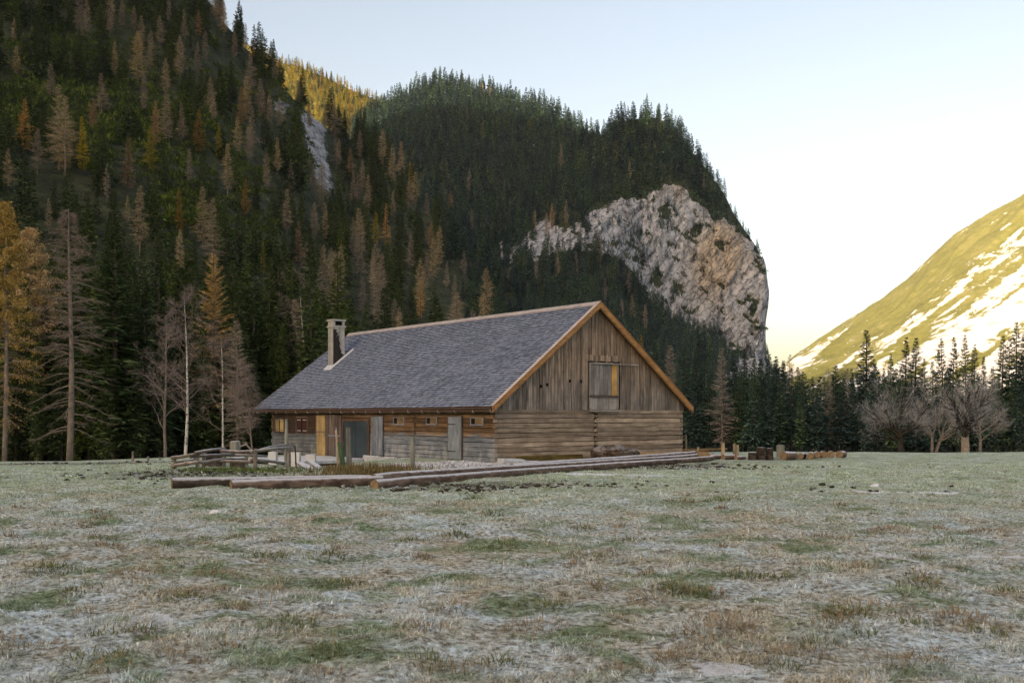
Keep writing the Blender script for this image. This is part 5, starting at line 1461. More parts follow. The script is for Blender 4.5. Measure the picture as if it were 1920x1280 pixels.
# larches picked out one by one on the left slope: column, top row, foot row, tone
LA = [(27, 35, 90, 't'), (150, -8, 80, 't'), (163, -5, 70, 't'), (228, 0, 55, 't'), (252, 15, 62, 't'), (265, 32, 100, 't'), (283, 57, 122, 't'), (215, 80, 152, 't'), (338, 68, 150, 't'), (372, 20, 72, 'o'), (371, 80, 150, 't'), (270, 140, 215, 't'),
      (110, 165, 320, 't'), (122, 185, 330, 't'), (47, 188, 290, 'o'), (175, 185, 250, 'o'), (155, 222, 330, 'y'), (292, 190, 275, 'o'), (312, 175, 275, 't'), (373, 205, 292, 'g'), (400, 175, 235, 't'), (410, 233, 300, 'y'), (445, 222, 296, 't'), (467, 238, 310, 't'), (340, 195, 270, 't'),
      (240, 262, 362, 'o'), (283, 240, 330, 'y'), (427, 272, 368, 't'), (15, 280, 360, 't'), (336, 355, 440, 'g'), (460, 338, 410, 'g'), (239, 370, 425, 't'), (420, 5, 70, 't'), (412, -10, 60, 't'), (452, 165, 240, 'o'), (470, 105, 180, 't'), (472, 200, 290, 't'), (488, 150, 220, 't'), (505, 180, 240, 't'),
      (538, 357, 440, 't'), (560, 415, 500, 'o'), (492, 450, 520, 'y'), (630, 260, 318, 't'), (657, 280, 340, 'o'), (635, 195, 250, 't'), (725, 385, 470, 'o'), (737, 358, 415, 't'), (718, 245, 320, 't'), (736, 275, 350, 't'), (752, 268, 340, 't'), (770, 305, 380, 'y'), (768, 335, 400, 't'), (800, 302, 370, 't'), (803, 345, 400, 't'),
      (662, 410, 490, 't'), (640, 460, 540, 't'), (620, 470, 570, 't'), (700, 470, 545, 't'), (808, 415, 470, 'o'), (788, 525, 605, 'o'), (770, 440, 510, 't'), (800, 475, 540, 't'), (838, 490, 545, 't'), (835, 355, 415, 't'), (405, 442, 520, 'o'), (530, 510, 600, 't'), (575, 455, 540, 't'), (600, 500, 580, 't'), (395, 145, 215, 't'), (310, 110, 180, 't'),
      (345, 20, 80, 't'), (300, 30, 90, 't'), (205, 20, 70, 't'), (190, 140, 220, 't'), (70, 245, 330, 't'), (95, 120, 190, 't'), (520, 260, 330, 't'), (545, 300, 370, 't'), (500, 290, 360, 't'), (590, 380, 450, 't'), (690, 330, 400, 't'), (705, 400, 460, 'y'), (850, 420, 470, 't'), (870, 470, 520, 't'), (680, 520, 590, 't'), (740, 560, 620, 't'),
      (385, 60, 120, 't'), (440, 60, 115, 't'), (460, 45, 100, 't'), (560, 150, 200, 't'), (580, 165, 212, 'o'), (610, 200, 245, 't'), (655, 215, 262, 't'), (675, 245, 300, 't'), (355, 280, 350, 't'), (200, 310, 380, 't')]
TONE = {'t': ('tan', 'tan'), 'o': ('gold', 'orange'), 'g': ('gold', 'gold'), 'y': ('gold', 'yellow')}
for mass in (False, True): MAT['yellow' + ('_mass' if mass else '')] = needle_mat('yellow_green_larch_needles', (0.19, 0.16, 0.030), (0.37, 0.32, 0.06), (0.54, 0.47, 0.12), mass, 0.2)
for (x, yt, yb, tn) in LA:
    d = depth_on(zA, x, yb, 120, 720)
    if d is None: d = 600
    z = float(zA(np.array(float(x)), np.array(d))) - 0.3
    rec(TONE[tn][0], (x - PX0) / F * d, d, z, (yb - yt) / F * d * 1.04, TONE[tn][1], 'left', None, 1.08)
LC = [(994, 220, 248, 'g'), (1155, 266, 305, 'g'), (845, 357, 395, 'o'), (884, 390, 440, 't'), (905, 155, 185, 't'), (920, 160, 190, 't'), (875, 200, 232, 't'), (970, 225, 255, 't'), (1052, 270, 330, 't'), (835, 195, 225, 't'), (905, 230, 262, 't'), (880, 320, 360, 't'), (940, 270, 300, 't'), (800, 210, 240, 't'),
      (1035, 380, 430, 'o'), (1062, 375, 425, 't'), (1025, 400, 450, 't'), (1005, 480, 530, 't'), (1045, 470, 525, 't'), (1080, 470, 520, 't'), (1125, 440, 500, 't'), (1135, 520, 570, 't'), (1180, 500, 560, 't'), (1185, 550, 610, 't'), (955, 500, 540, 't'), (1002, 395, 440, 't'), (1210, 570, 625, 't'), (1165, 560, 620, 't'), (1100, 390, 420, 't'), (1240, 215, 245, 't'), (1310, 262, 300, 't'), (1320, 275, 310, 't'), (1180, 300, 340, 't')]
for (x, yt, yb, tn) in LC:
    d = depth_on(zC, x, yb, 480, 1500)
    if d is None: d = 1000
    z = float(zC(np.array(float(x)), np.array(d))) - 0.3
    rec(TONE[tn][0], (x - PX0) / F * d, d, z, (yb - yt) / F * d, TONE[tn][1], 'mid')

def scatter(px0, px1, d0, d1, sp, dens=None):
    """jittered spots on a bearing / depth wedge, evenly spread over the ground"""
    out = []
    d = d0
    while d < d1:
        w = (px1 - px0) / F * d; n = max(1, int(w / sp))
        xs_ = px0 + (np.arange(n) + rg_.uniform(0, 1, n)) / n * (px1 - px0)
        ds_ = d + rg_.uniform(-0.5, 0.5, n) * sp
        out.append(np.stack([xs_, ds_], -1)); d += sp
    return np.concatenate(out)
SCRUB = []
S = scatter(-60, 985, 98, 720, 7.0)
yc, D, d0 = lerp_tab(TA, S[:, 0])
ok = (S[:, 1] < D + 6) & (S[:, 1] > d0 + 4)
S = S[ok]
X = (S[:, 0] - PX0) / F * S[:, 1]
clr = fbm(X / 34 + S[:, 1] / 60, S[:, 1] / 46 - X / 50, 301, 3)
yA = PY0 - (zA(S[:, 0], S[:, 1]) - ZC) / S[:, 1] * F
clr = clr + 0.5 * np.exp(-((S[:, 0] - 110) / 110) ** 2 - ((yA - 170) / 60) ** 2) + 0.5 * np.exp(-((S[:, 0] - 215) / 90) ** 2 - ((yA - 265) / 80) ** 2) + 0.4 * np.exp(-((S[:, 0] - 330) / 40) ** 2 - ((yA - 340) / 50) ** 2) - 0.35 * sstep(450, 560, S[:, 0]) - 0.4 * sstep(430, 520, yA)
rk = rockA(S[:, 0], S[:, 1])
zz = zA(S[:, 0], S[:, 1])
for i in range(len(S)):
    x, d = S[i]
    if rk[i] > 0.45: continue
    if clr[i] > 0.15:
        SCRUB.append((X[i], d, zz[i])); 
        if rg_.random() < 0.86: continue
    u = rg_.random()
    hgt = rg_.uniform(10, 19) * np.interp(d, [150, 300, 600], [0.95, 1.15, 1.35]) * (1.0 if rg_.random() < .8 else .6)
    if u < 0.03 and d > 180: rec('tan', X[i], d, zz[i] - .4, hgt, 'tan', 'left', None, 1.15)
    else: rec('spruce', X[i], d, zz[i] - .4, hgt, 'spruce', 'left')
# scrub also under and between the trees near the rocks
for x, y, sx_, sy_, n in ((560, 180, 26, 30, 60), (575, 290, 18, 26, 50), (300, 235, 60, 40, 90), (240, 200, 60, 50, 120), (120, 130, 60, 40, 100), (350, 395, 30, 30, 60), (60, 170, 40, 50, 60)):
    for _ in range(n):
        xx, yy = rg_.normal(x, sx_), rg_.normal(y, sy_); d = depth_on(zA, xx, yy, 150, 720)
        if d and rockA(np.array(xx), np.array(d)) < .6: SCRUB.append(((xx - PX0) / F * d, d, float(zA(np.array(xx), np.array(d)))))
# keep the picked larches and the bare outcrops free of nearer spruces
pick = [r for r in REC if r['kind'] != 'spruce' and r['zone'] == 'left']
def hides(r):
    if r['kind'] != 'spruce' or r['zone'] != 'left': return False
    w = .13 * (r['pb'] - r['pt'])
    for q in pick:
        if r['Y'] < q['Y'] - 1 and abs(r['px'] - q['px']) < w + .07 * (q['pb'] - q['pt']) and r['pt'] < q['pt'] + .62 * (q['pb'] - q['pt']) and r['pb'] > q['pt']: return True
    for cx, cy, rx, ry in ((594, 235, 16, 40), (606, 318, 14, 34), (528, 195, 12, 18)):
        if abs(r['px'] - cx) < w * .8 + rx and r['pt'] < cy + ry * .6 and r['pb'] > cy - ry: return True
    return False
REC[:] = [r for r in REC if not hides(r)]
# middle mountain
S = scatter(660, 1452, 470, 1540, 7.2)
z1, z2 = zC1(S[:, 0], S[:, 1]), zC2(S[:, 0], S[:, 1])
yc, D = lerp_tab(TC1, S[:, 0])
D2 = np.interp(S[:, 0], A2[:, 0], A2[:, 7])
on2 = z2 > z1
ok = np.where(on2, S[:, 1] < D2 + 10, S[:, 1] < D + 8)
zz = np.maximum(z1, z2); rk = rockC(S[:, 0], S[:, 1])
ok &= (rk < 0.35) & (zz > -2)
cliffband = on2 & (S[:, 1] > np.interp(S[:, 0], A2[:, 0], A2[:, 3])) & (S[:, 1] < np.interp(S[:, 0], A2[:, 0], A2[:, 5])) & (S[:, 0] > 1190)
ok &= ~(cliffband & (rg_.random(len(S)) < 0.75))
S, zz = S[ok], zz[ok]
MID = []
for (x, d), z in zip(S, zz):
    edge = x > 1360
    h = rg_.uniform(11, 24) * (0.55 if edge else 1.0) * (1.1 if d > 1150 else 0.95)
    if rg_.random() < 0.05: h *= 1.25
    MID.append(((x - PX0) / F * d, d, z - .5, h))
for X_, d, z, h in MID: rec('spruce', X_, d, z, h, 'spruceb', 'mid')
for (x, y, sx_, sy_, n) in ((1180, 400, 60, 18, 22), (1130, 450, 50, 25, 26), (1245, 400, 20, 25, 12), (1225, 510, 25, 50, 22), (1262, 590, 25, 40, 14), (1302, 432, 8, 12, 5), (1416, 576, 7, 12, 5), (1370, 450, 40, 14, 14), (1040, 440, 40, 22, 30), (1330, 640, 50, 14, 24), (1160, 430, 50, 30, 40), (1215, 560, 20, 45, 24), (1190, 470, 25, 30, 24)):
    for _ in range(n):
        xx, yy = rg_.normal(x, sx_), rg_.normal(y, sy_); d = depth_on(zC, xx, yy, 700, 1080)
        if d and 980 < xx < 1436: rec('spruce', (xx - PX0) / F * d, d, float(zC(np.array(xx), np.array(d))) - .8, rg_.uniform(5, 11), 'spruceb', 'mid')
# sunlit ridge
S = scatter(470, 830, 1400, 1805, 7.0)
for x, d in S:
    z = float(zB(np.array(x), np.array(d)))
    u = rg_.random(); rec('spruce' if u < 0.28 else 'gold', (x - PX0) / F * d, d, z - .5, rg_.uniform(11, 19), 'ridge', 'ridge'); REC[-1]['yel'] = u < .90
# valley floor woods between the barn and the cliff, and the wood along the right of the meadow
def zV(x, d): return np.maximum(ground_z((x - PX0) / F * d, d), zC(x, d))
S = scatter(900, 1600, 165, 560, 8.5)
for x, d in S:
    if x > 1440 and d > 330: continue
    z = float(zV(np.array(x), np.array(d)))
    h = rg_.uniform(12, 17.5)
    top = PY0 - (z + h - ZC) / d * F
    lim = np.interp(x, [900, 1190, 1210, 1300, 1380, 1440, 1470, 1500, 1540, 1600], [560, 600, 640, 655, 668, 660, 672, 688, 700, 705])
    if top < lim: h = max(4.0, (PY0 - lim) / F * d + ZC - z) * rg_.uniform(.88, 1.0)
    rec('spruce', (x - PX0) / F * d, d, z - .4, h, 'spruce', 'valley')
# ---- front rows ------------------------------------------------------------------
def front(kind, px, ptop, Y, tint='spruce', zone='right', hero=None, wide=1.0):
    X_ = (px - PX0) / F * Y; z = gz(X_, Y) - 0.15
    rec(kind, X_, Y, z, ZC + (PY0 - ptop) / F * Y - z, tint, zone, hero, wide)
for (x, yt, Y, w) in ((1196, 632, 128, 1), (1228, 640, 122, 1), (1244, 668, 116, 1), (1283, 652, 124, 1.1), (1306, 654, 117, 1.2), (1322, 662, 128, 1), (1331, 690, 115, 1), (1377, 668, 116, 1.1), (1398, 660, 121, 1.2), (1414, 668, 116, 1), (1428, 672, 126, 1), (1442, 664, 130, 1), (1455, 668, 118, 1.1),
                      (1469, 676, 124, 1), (1482, 690, 116, 1), (1496, 688, 127, 1), (1508, 700, 117, 1.1), (1524, 704, 122, 1), (1538, 706, 117, 1), (1552, 712, 124, 1), (1566, 684, 119, 1.2), (1583, 716, 118, 1), (1597, 712, 124, 1), (1608, 700, 117, 1.0),
                      (1360, 690, 122, 1), (1386, 700, 114, 1), (1462, 712, 114, 1), (1530, 728, 113, 1), (1572, 730, 113, 1), (1270, 690, 114, 1), (1215, 690, 114, 1), (1300, 712, 112, 1), (1440, 720, 112, 1), (1410, 716, 111, 1), (1500, 730, 112, 1)):
    front('spruce', x, yt, Y, wide=w)
for (x, yt, Y, w) in ((1625, 619, 121, 1.15), (1640, 672, 128, 1), (1657, 690, 118, 1), (1672, 664, 131, .9), (1700, 632, 123, 1.0), (1716, 634, 120, 1.1), (1688, 690, 117, 1), (1733, 672, 128, 1), (1748, 678, 118, 1), (1766, 634, 122, 1.0), (1789, 632, 126, .85), (1808, 628, 121, .9), (1827, 646, 123, .85), (1846, 668, 126, .9), (1862, 690, 118, 1), (1880, 630, 122, 1.1),
                      (1893, 634, 127, .9), (1906, 604, 121, .9), (1921, 610, 118, 1.1), (1938, 620, 121, 1), (1955, 640, 118, 1), (1778, 690, 116, 1), (1800, 700, 115, 1), (1838, 704, 115, 1), (1872, 700, 114, 1), (1900, 706, 113, 1.1), (1645, 720, 113, 1), (1625, 726, 112, 1), (1720, 716, 114, 1), (1756, 722, 113, 1), (1915, 720, 111, 1), (1670, 730, 112, 1)):
    front('spruce', x, yt, Y, zone='tall', wide=w)
for k in range(60):                                   # depth behind the row
    x = rg_.uniform(1560, 1960); Y = rg_.uniform(130, 190); front('spruce', x, rg_.uniform(690, 745), Y, zone='tall')
front('tan', 1353, 652, 113, 'grey', 'right', 'grey leafless larch at the meadow edge right of the barn roof', 1.2)
front('tan', 1257, 648, 119, 'grey', 'right', 'grey leafless larch just above the right roof slope of the barn', 1.25)
front('gold', 1202, 628, 150, 'gold', 'right', 'small golden larch top peeping over the right roof slope', .8)
front('tan', 1553, 690, 118, 'tan', 'right', None, .9); front('tan', 1480, 664, 133, 'tan', 'right', None, .8); front('tan', 1590, 690, 128, 'tan', 'right', None, .8)
# left wood
for (x, yt, Y, w) in ((215, 440, 79, 1.35), (188, 520, 84, 1.1), (250, 500, 86, 1.1), (296, 490, 84, 1.1), (270, 560, 80, 1.1), (320, 560, 88, 1), (168, 590, 80, 1.0), (82, 560, 86, 1.0), (105, 480, 92, 1.0), (50, 520, 84, .9), (30, 600, 80, 1), (-20, 560, 82, 1), (-50, 500, 86, 1.1), (150, 430, 96, 1), (60, 440, 100, 1), (235, 470, 98, 1), (340, 500, 96, 1), (365, 540, 92, 1), (380, 600, 84, 1.0),
                      (425, 560, 96, 1), (455, 530, 98, 1), (470, 600, 90, 1.1), (495, 560, 96, 1.1), (515, 620, 88, 1.2), (540, 590, 94, 1.1), (560, 640, 90, 1), (585, 600, 98, 1), (610, 620, 94, 1), (440, 650, 86, 1), (410, 660, 88, 1), (660, 570, 112, 1), (700, 590, 108, 1), (745, 600, 110, 1), (636, 560, 106, 1), (720, 540, 118, 1), (780, 590, 116, 1), (820, 560, 122, 1),
                      (10, 430, 104, 1), (115, 620, 79, .8), (200, 640, 77, .9), (300, 640, 80, .9), (345, 660, 84, .9), (255, 650, 78, 1.0), (70, 650, 78, .8), (-5, 660, 78, .8), (140, 660, 79, .9), (480, 680, 84, .8)):
    front('spruce', x, yt, Y, zone='leftfront', wide=w)
for k in range(90):
    x = rg_.uniform(-80, 640); Y = rg_.uniform(84, 112); front('spruce', x, rg_.uniform(500, 660) - (Y - 84) * 2.0, Y, zone='leftfront')
front('gold', 402, 476, 86, 'orange', 'leftfront', 'tall orange larch standing behind the white birches', 1.15)
front('tan', 445, 600, 82, 'tan', 'leftfront', None, 1.1); front('tan', 555, 560, 92, 'tan', 'leftfront', None, 1.1); front('tan', 520, 540, 100, 'tan', 'leftfront', None, 1.0)
# ------------------------------------------------------------------ what shows of each tree: far to near over a small grid
BW, BH, BS = 960, 640, 2.0
buf = np.full((BH, BW), -1, np.int32)
order = sorted(range(len(REC)), key=lambda i: -REC[i]['Y'])
# the barn hides what stands behind it
def poly_fill(idx, pts):
    pts = np.array(pts) / BS
    for y in range(max(0, int(pts[:, 1].min())), min(BH, int(pts[:, 1].max()) + 1)):
        xs_ = []
        for (x0, y0), (x1, y1) in zip(pts, np.roll(pts, -1, 0)):
            if (y0 <= y + .5) != (y1 <= y + .5): xs_.append(x0 + (y + .5 - y0) / (y1 - y0) * (x1 - x0))
        xs_.sort()
        for a_, b_ in zip(xs_[::2], xs_[1::2]): buf[y, max(0, int(a_)):max(0, int(b_) + 1)] = idx
barn_done = False
def hide_by_hill(rw): pass
for i in order:
    r = REC[i]
    if r['Y'] < 60 and not barn_done: barn_done = True
    w = {'spruce': .13, 'tan': .15, 'gold': .15}[r['kind']] * (r['pb'] - r['pt']) * r['wide']
    y0, y1 = r['pt'] / BS, r['pb'] / BS
    for y in range(max(0, int(y0)), min(BH, int(y1) + 1)):
        s = (y + .5 - y0) / max(.5, y1 - y0)
        if s < 0 or s > 1: continue
        hw = w * (0.08 + 0.92 * min(1, s * 1.15)) / BS
        a_, b_ = int(r['px'] / BS - hw), int(r['px'] / BS + hw) + 1
        if b_ > 0 and a_ < BW: buf[y, max(0, a_):min(BW, b_)] = i
poly_fill(-2, [(475, 768), (655, 627), (1112, 567), (1125, 567), (1298, 760), (1280, 762), (1280, 862), (928, 868), (508, 850), (508, 768)])
buf[int(855 / BS):, :] = -2
idc, cnt = np.unique(buf[buf >= 0], return_counts=True)
for i, c in zip(idc, cnt): REC[i]['vis'] = int(c)

# ------------------------------------------------------------------ individuals and the far mass
def lod_of(r):
    ph = r['pb'] - r['pt']
    return 'hi' if ph > 150 else 'mid' if ph > 46 else 'low'
spr = sorted([i for i, r in enumerate(REC) if r['kind'] == 'spruce' and r['tint'] != 'ridge' and r['vis'] > 0], key=lambda i: -REC[i]['vis'])
IND_S = set(spr[:296])
lar = sorted([i for i, r in enumerate(REC) if r['kind'] != 'spruce' and r['tint'] != 'ridge'], key=lambda i: -REC[i]['vis'])
IND_L = set([i for i in lar if REC[i]['vis'] >= 4][:235])

PM = {}
def proto_mesh(kind, lod, v, part, mat):
    key = (kind, lod, v, part, mat.name)
    if key not in PM:
        h, (tV, tQ), (cV, cQ, cr) = PROTO[(kind, lod)][v]
        if part == 'trunk': PM[key] = mesh_data("trunk", tV, [tQ], [M_TRUNK if kind != 'tan' else M_DWOOD], smooth=True)
        elif part == 'crown': PM[key] = mesh_data("crown", cV, [cQ], [mat], attrs={"rnd": cr})
        else:
            V = np.concatenate([cV, tV]); Q = np.concatenate([cQ, tQ + len(cV)])
            PM[key] = mesh_data("tree", V, [Q], [mat, M_TRUNK if kind != 'tan' else M_DWOOD], mat_index=np.r_[np.zeros(len(cQ), int), np.ones(len(tQ), int)], attrs={"rnd": np.r_[cr, np.full(len(tV), .5)]})
    return PM[key]
NAME = {'spruce': 'spruce_tree', 'tan': 'larch_tree', 'gold': 'larch_tree'}
TREES = []
def plant(i):
    r = REC[i]; lod = lod_of(r); var = PROTO[(r['kind'], lod)]; v = int(rg_.integers(len(var)))
    s = r['h'] / var[v][0]; sw = s * r['wide'] * rg_.uniform(.9, 1.12)
    tint = r['tint']
    if r['kind'] == 'spruce' and r['zone'] in ('left', 'mid', 'valley', 'right', 'tall') and tint == 'spruce' and (r['zone'] in ('right', 'tall', 'valley') or r['px'] > 830): tint = 'spruceb'
    m = MAT[tint]
    big = r['vis'] * BS * BS > 550 or lod == 'hi'
    if big:
        o = bpy.data.objects.new(NAME[r['kind']], None); o.empty_display_size = .5
        COL.objects.link(o)
        for part in ('trunk', 'crown'):
            link(bpy.data.objects.new(part, proto_mesh(r['kind'], lod, v, part, m)), o)
    else:
        o = link(bpy.data.objects.new(NAME[r['kind']], proto_mesh(r['kind'], lod, v, 'tree', m)))
    o.location = (r['X'], r['Y'], r['z']); o.scale = (sw, sw, s); o.rotation_euler = (0, 0, rg_.uniform(0, 6.28))
    o["category"] = 'spruce' if r['kind'] == 'spruce' else 'larch'
    r['obj'] = o; TREES.append(r)
for i in sorted(IND_S | IND_L): plant(i)

def mass(name, idx, mats, label):
    """the far wood: too many to count, one mesh"""
    Vs, Qs, rs, ts, mi, nn = [], [], [], [], [], 0
    names = [k for k in mats]
    for i in idx:
        r = REC[i]; lod = lod_of(r); lod = 'mid' if lod == 'hi' else lod
        var = PROTO[(r['kind'], lod)]; v = int(rg_.integers(len(var)))
        h, (tV, tQ), (cV, cQ, cr) = var[v]
        s = r['h'] / h; sw = s * r['wide'] * rg_.uniform(.9, 1.15); an = rg_.uniform(0, 6.28); c, sn = math.cos(an), math.sin(an)
        V = np.concatenate([cV, tV])
        W_ = np.empty_like(V); W_[:, 0] = (V[:, 0] * c - V[:, 1] * sn) * sw + r['X']; W_[:, 1] = (V[:, 0] * sn + V[:, 1] * c) * sw + r['Y']; W_[:, 2] = V[:, 2] * s + r['z']
        Vs.append(W_); Qs.append(cQ + nn); Qs.append(tQ + len(cV) + nn); nn += len(V)
        rs.append(cr); rs.append(np.full(len(tV), .5)); ts.append(np.full(len(V), rg_.random()))
        k = names.index(r['mk']); mi.append(np.full(len(cQ), k)); mi.append(np.full(len(tQ), len(names)))
    o = mk(name, np.concatenate(Vs), [np.concatenate(Qs)], [MAT[k] for k in names] + [M_TRUNK], attrs={"rnd": np.concatenate(rs), "tint": np.concatenate(ts)}, mat_index=np.concatenate(mi))
    return tag(o, label, "forest", kind="stuff")
rest = [i for i in range(len(REC)) if i not in IND_S and i not in IND_L]
for i in rest:
    r = REC[i]; k = {'spruce': 'spruce', 'tan': 'tan', 'gold': 'gold'}[r['kind']]
    if k == 'spruce' and (r['tint'] == 'spruceb' or r['zone'] in ('valley', 'right', 'tall') or (r['px'] > 830 and r['zone'] != 'ridge')): k = 'spruceb'
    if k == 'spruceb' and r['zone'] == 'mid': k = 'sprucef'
    if k == 'gold' and r.get('yel'): k = 'yellow'
    r['mk'] = k + '_mass'
def near_frame(r): return -120 < r['px'] < 2050
mass("spruce_forest", [i for i in rest if REC[i]['zone'] in ('left', 'leftfront') and near_frame(REC[i]) and REC[i]['kind'] == 'spruce'], ['spruce_mass', 'spruceb_mass'], "dense dark spruce forest covering the steep left slope")
mass("spruce_forest", [i for i in rest if REC[i]['zone'] == 'mid' and REC[i]['kind'] == 'spruce'], ['sprucef_mass', 'spruceb_mass', 'spruce_mass'], "bluish spruce forest on the mountain above the cliff")
mass("ridge_forest", [i for i in rest if REC[i]['zone'] == 'ridge'], ['spruce_mass', 'gold_mass', 'yellow_mass'], "sunlit yellow green forest on the far ridge")
mass("spruce_forest", [i for i in rest if REC[i]['zone'] in ('valley', 'right', 'tall') and REC[i]['kind'] == 'spruce'], ['spruceb_mass'], "spruce wood on the valley floor behind the barn and meadow")

# dwarf pine scrub in the clearings of the left slope
Vs, Qs, rs, ts, nn = [], [], [], [], 0
for (X_, Y_, z_) in SCRUB:
    for _ in range(4):
        n = 34; sc = rg_.uniform(.8, 1.7); ox, oy = rg_.normal(0, 2.4, 2)
        a = rg_.uniform(0, 6.28, n); rr = rg_.uniform(0, 1.2, n) * sc; b = np.stack([np.cos(a) * rr, np.sin(a) * rr, rg_.uniform(0, .7, n) * sc + (1.2 - rr / sc) * .5], -1)
        d = np.stack([np.cos(a) * .6, np.sin(a) * .6, rg_.uniform(.3, 1.2, n)], -1) * rg_.uniform(.5, 1.0, n)[:, None] * sc
        ms = np.stack([-np.sin(a), np.cos(a), rg_.uniform(-.4, .4, n)], -1)
        V, Q, r_ = sprays(b, b + d, ms, np.full(n, .22 * sc), np.zeros(n), rg_.random(n))
        px = PX0 + X_ / Y_ * F; zz_ = float(zA(np.array(px + ox / Y_ * F), np.array(Y_ + oy)))
        Vs.append(V + (X_ + ox, Y_ + oy, zz_ - .1)); Qs.append(Q + nn); nn += len(V); rs.append(r_); ts.append(np.full(len(V), rg_.random()))
o = mk("dwarf_pine_scrub", np.concatenate(Vs), [np.concatenate(Qs)], [MAT['scrub']], attrs={"rnd": np.concatenate(rs), "tint": np.concatenate(ts)})
tag(o, "bright green dwarf pine scrub in the clearings of the left slope", "shrubs", kind="stuff")

# scrub clinging to the cliff: ledges with little bushes
Vs, Qs, rs, ts, nn = [], [], [], [], 0
S = scatter(1080, 1446, 860, 1000, 3.0)
rk = rockC(S[:, 0], S[:, 1]); z2 = zC(S[:, 0], S[:, 1]); on = (rk < .5) & (z2 > 55)
for (x, d), z_ in zip(S[on], z2[on]):
    n = 14; sc = rg_.uniform(.8, 2.0); a = rg_.uniform(0, 6.28, n); rr = rg_.uniform(0, 1.2, n) * sc
    b = np.stack([np.cos(a) * rr, np.sin(a) * rr - 1.0, rg_.uniform(-.3, .7, n) * sc], -1); dd_ = np.stack([np.cos(a) * .6, np.sin(a) * .6 - .3, rg_.uniform(-.2, 1.2, n)], -1) * sc
    V, Q, r_ = sprays(b, b + dd_, np.stack([-np.sin(a), np.cos(a), rg_.uniform(-.4, .4, n)], -1), np.full(n, .35 * sc), np.zeros(n), rg_.random(n))
    Vs.append(V + ((x - PX0) / F * d, d, z_)); Qs.append(Q + nn); nn += len(V); rs.append(r_); ts.append(np.full(len(V), rg_.random()))
o = mk("ledge_scrub", np.concatenate(Vs), [np.concatenate(Qs)], [MAT['spruceb_mass']], attrs={"rnd": np.concatenate(rs), "tint": np.concatenate(ts)})
tag(o, "dark scrub growing on ledges of the limestone cliff", "shrubs", kind="stuff")

# ------------------------------------------------------------------ leafless trees with limbs of their own
def grow(segs, twigs, g, p, d, L, r, level, maxl, P_):
    """segs[level] gets limb polylines; twigs get fine end shoots"""
    n = max(3, int(L / P_['seg'])); pts = [np.array(p, float)]; d = np.array(d, float); d /= np.linalg.norm(d)
    for i in range(n):
        d = d + g.normal(0, P_['wob'][level], 3) + np.array([0, 0, P_['up'][level]])
        d /= np.linalg.norm(d); pts.append(pts[-1] + d * L / n)
    pts = np.array(pts); rad = np.linspace(r, r * P_['taper'][level], n + 1)
    segs[level].append((pts, rad))
    if level >= maxl:
        for i in range(P_['tw']):
            s = g.uniform(.1, 1.0); q = pts[min(n, int(s * n))]
            td = d + g.normal(0, .65, 3) + np.array([0, 0, P_['twup']]); td /= np.linalg.norm(td); l = P_['twl'] * g.uniform(.5, 1.3)
            twigs.append((q, q + td * l, P_['tww'] * g.uniform(.7, 1.3)))
        return
    nb = P_['nb'][level]
    for i in range(nb):
        s = P_['from'][level] + (1 - P_['from'][level]) * (i + g.uniform(0, 1)) / nb
        k = min(n - 1, int(s * n)); q = pts[k] + (pts[k + 1] - pts[k]) * (s * n - k); ax = pts[k + 1] - pts[k]; ax /= np.linalg.norm(ax)
        sd_ = np.cross(ax, g.normal(0, 1, 3)); sd_ /= np.linalg.norm(sd_)
        an = math.radians(P_['ang'][level] + g.normal(0, 9)); cd = ax * math.cos(an) + sd_ * math.sin(an)
        l = P_['len'][level] * L * (1 - P_['sh'][level] * s) * g.uniform(.7, 1.25)
        grow(segs, twigs, g, q, cd, l, np.interp(s * n, np.arange(n + 1), rad) * P_['rr'][level], level + 1, maxl, P_)
def bare_tree(name, px, pbase, ptop, Y, lean, P_, seed, mt, mb_, mw, label, cat, trunks=1):
    X_ = (px - PX0) / F * Y; z = gz(X_, Y) - .1; h = ZC + (PY0 - ptop) / F * Y - z
    root = empty(name, (X_, Y, z)); tag(root, label, cat)
    g = np.random.default_rng(seed); segs = [[], [], [], []]; twigs = []
    for k in range(trunks):
        grow(segs, twigs, g, (k * .3, 0, -.2), (lean + (.12 if k else 0) * (1 if trunks > 1 else 0), 0.02, 1), h * P_['tl'], P_['r'] * h, 0, P_['max'], P_)
    def emit(part, lv, m, k):
        ge = Geo()
        for l in lv:
            for pts, rad in segs[l]:
                V, Q = tube_np(pts, np.maximum(rad, .006), k); ge.add(V, Q=Q, r=g.random())
        V, Q, T, r = ge.out()
        mk(part, V, [Q], [m], root, smooth=True, attrs={"rnd": r})
    emit('trunk', P_['trunk_lv'], mt, 8)
    emit('branches', [l for l in range(P_['max'] + 1) if l not in P_['trunk_lv']], mb_, 4)
    a = np.array([t_[0] for t_ in twigs]); b = np.array([t_[1] for t_ in twigs]); w = np.array([t_[2] for t_ in twigs])
    sd_ = np.cross(b - a, g.normal(0, 1, a.shape)); sd_ /= np.linalg.norm(sd_, axis=1)[:, None]
    V, Q, r = sprays(a, b, sd_, w, np.zeros(len(a)), g.random(len(a)))
    mk('twigs', V, [Q], [mw], root, attrs={"rnd": r})
    return root
BIRCH = dict(seg=.5, wob=(.018, .10, .14, .15), up=(.02, .06, .02, 0), taper=(.12, .25, .3, .3), tw=5, twup=-.1, twl=.5, tww=.005, nb=(20, 6, 4), **{'from': (.24, .2, .2)}, ang=(52, 42, 45), len=(.34, .48, .5), sh=(.62, .45, .3), rr=(.42, .5, .5), tl=1.0, r=.0105, max=3, trunk_lv=(0,))
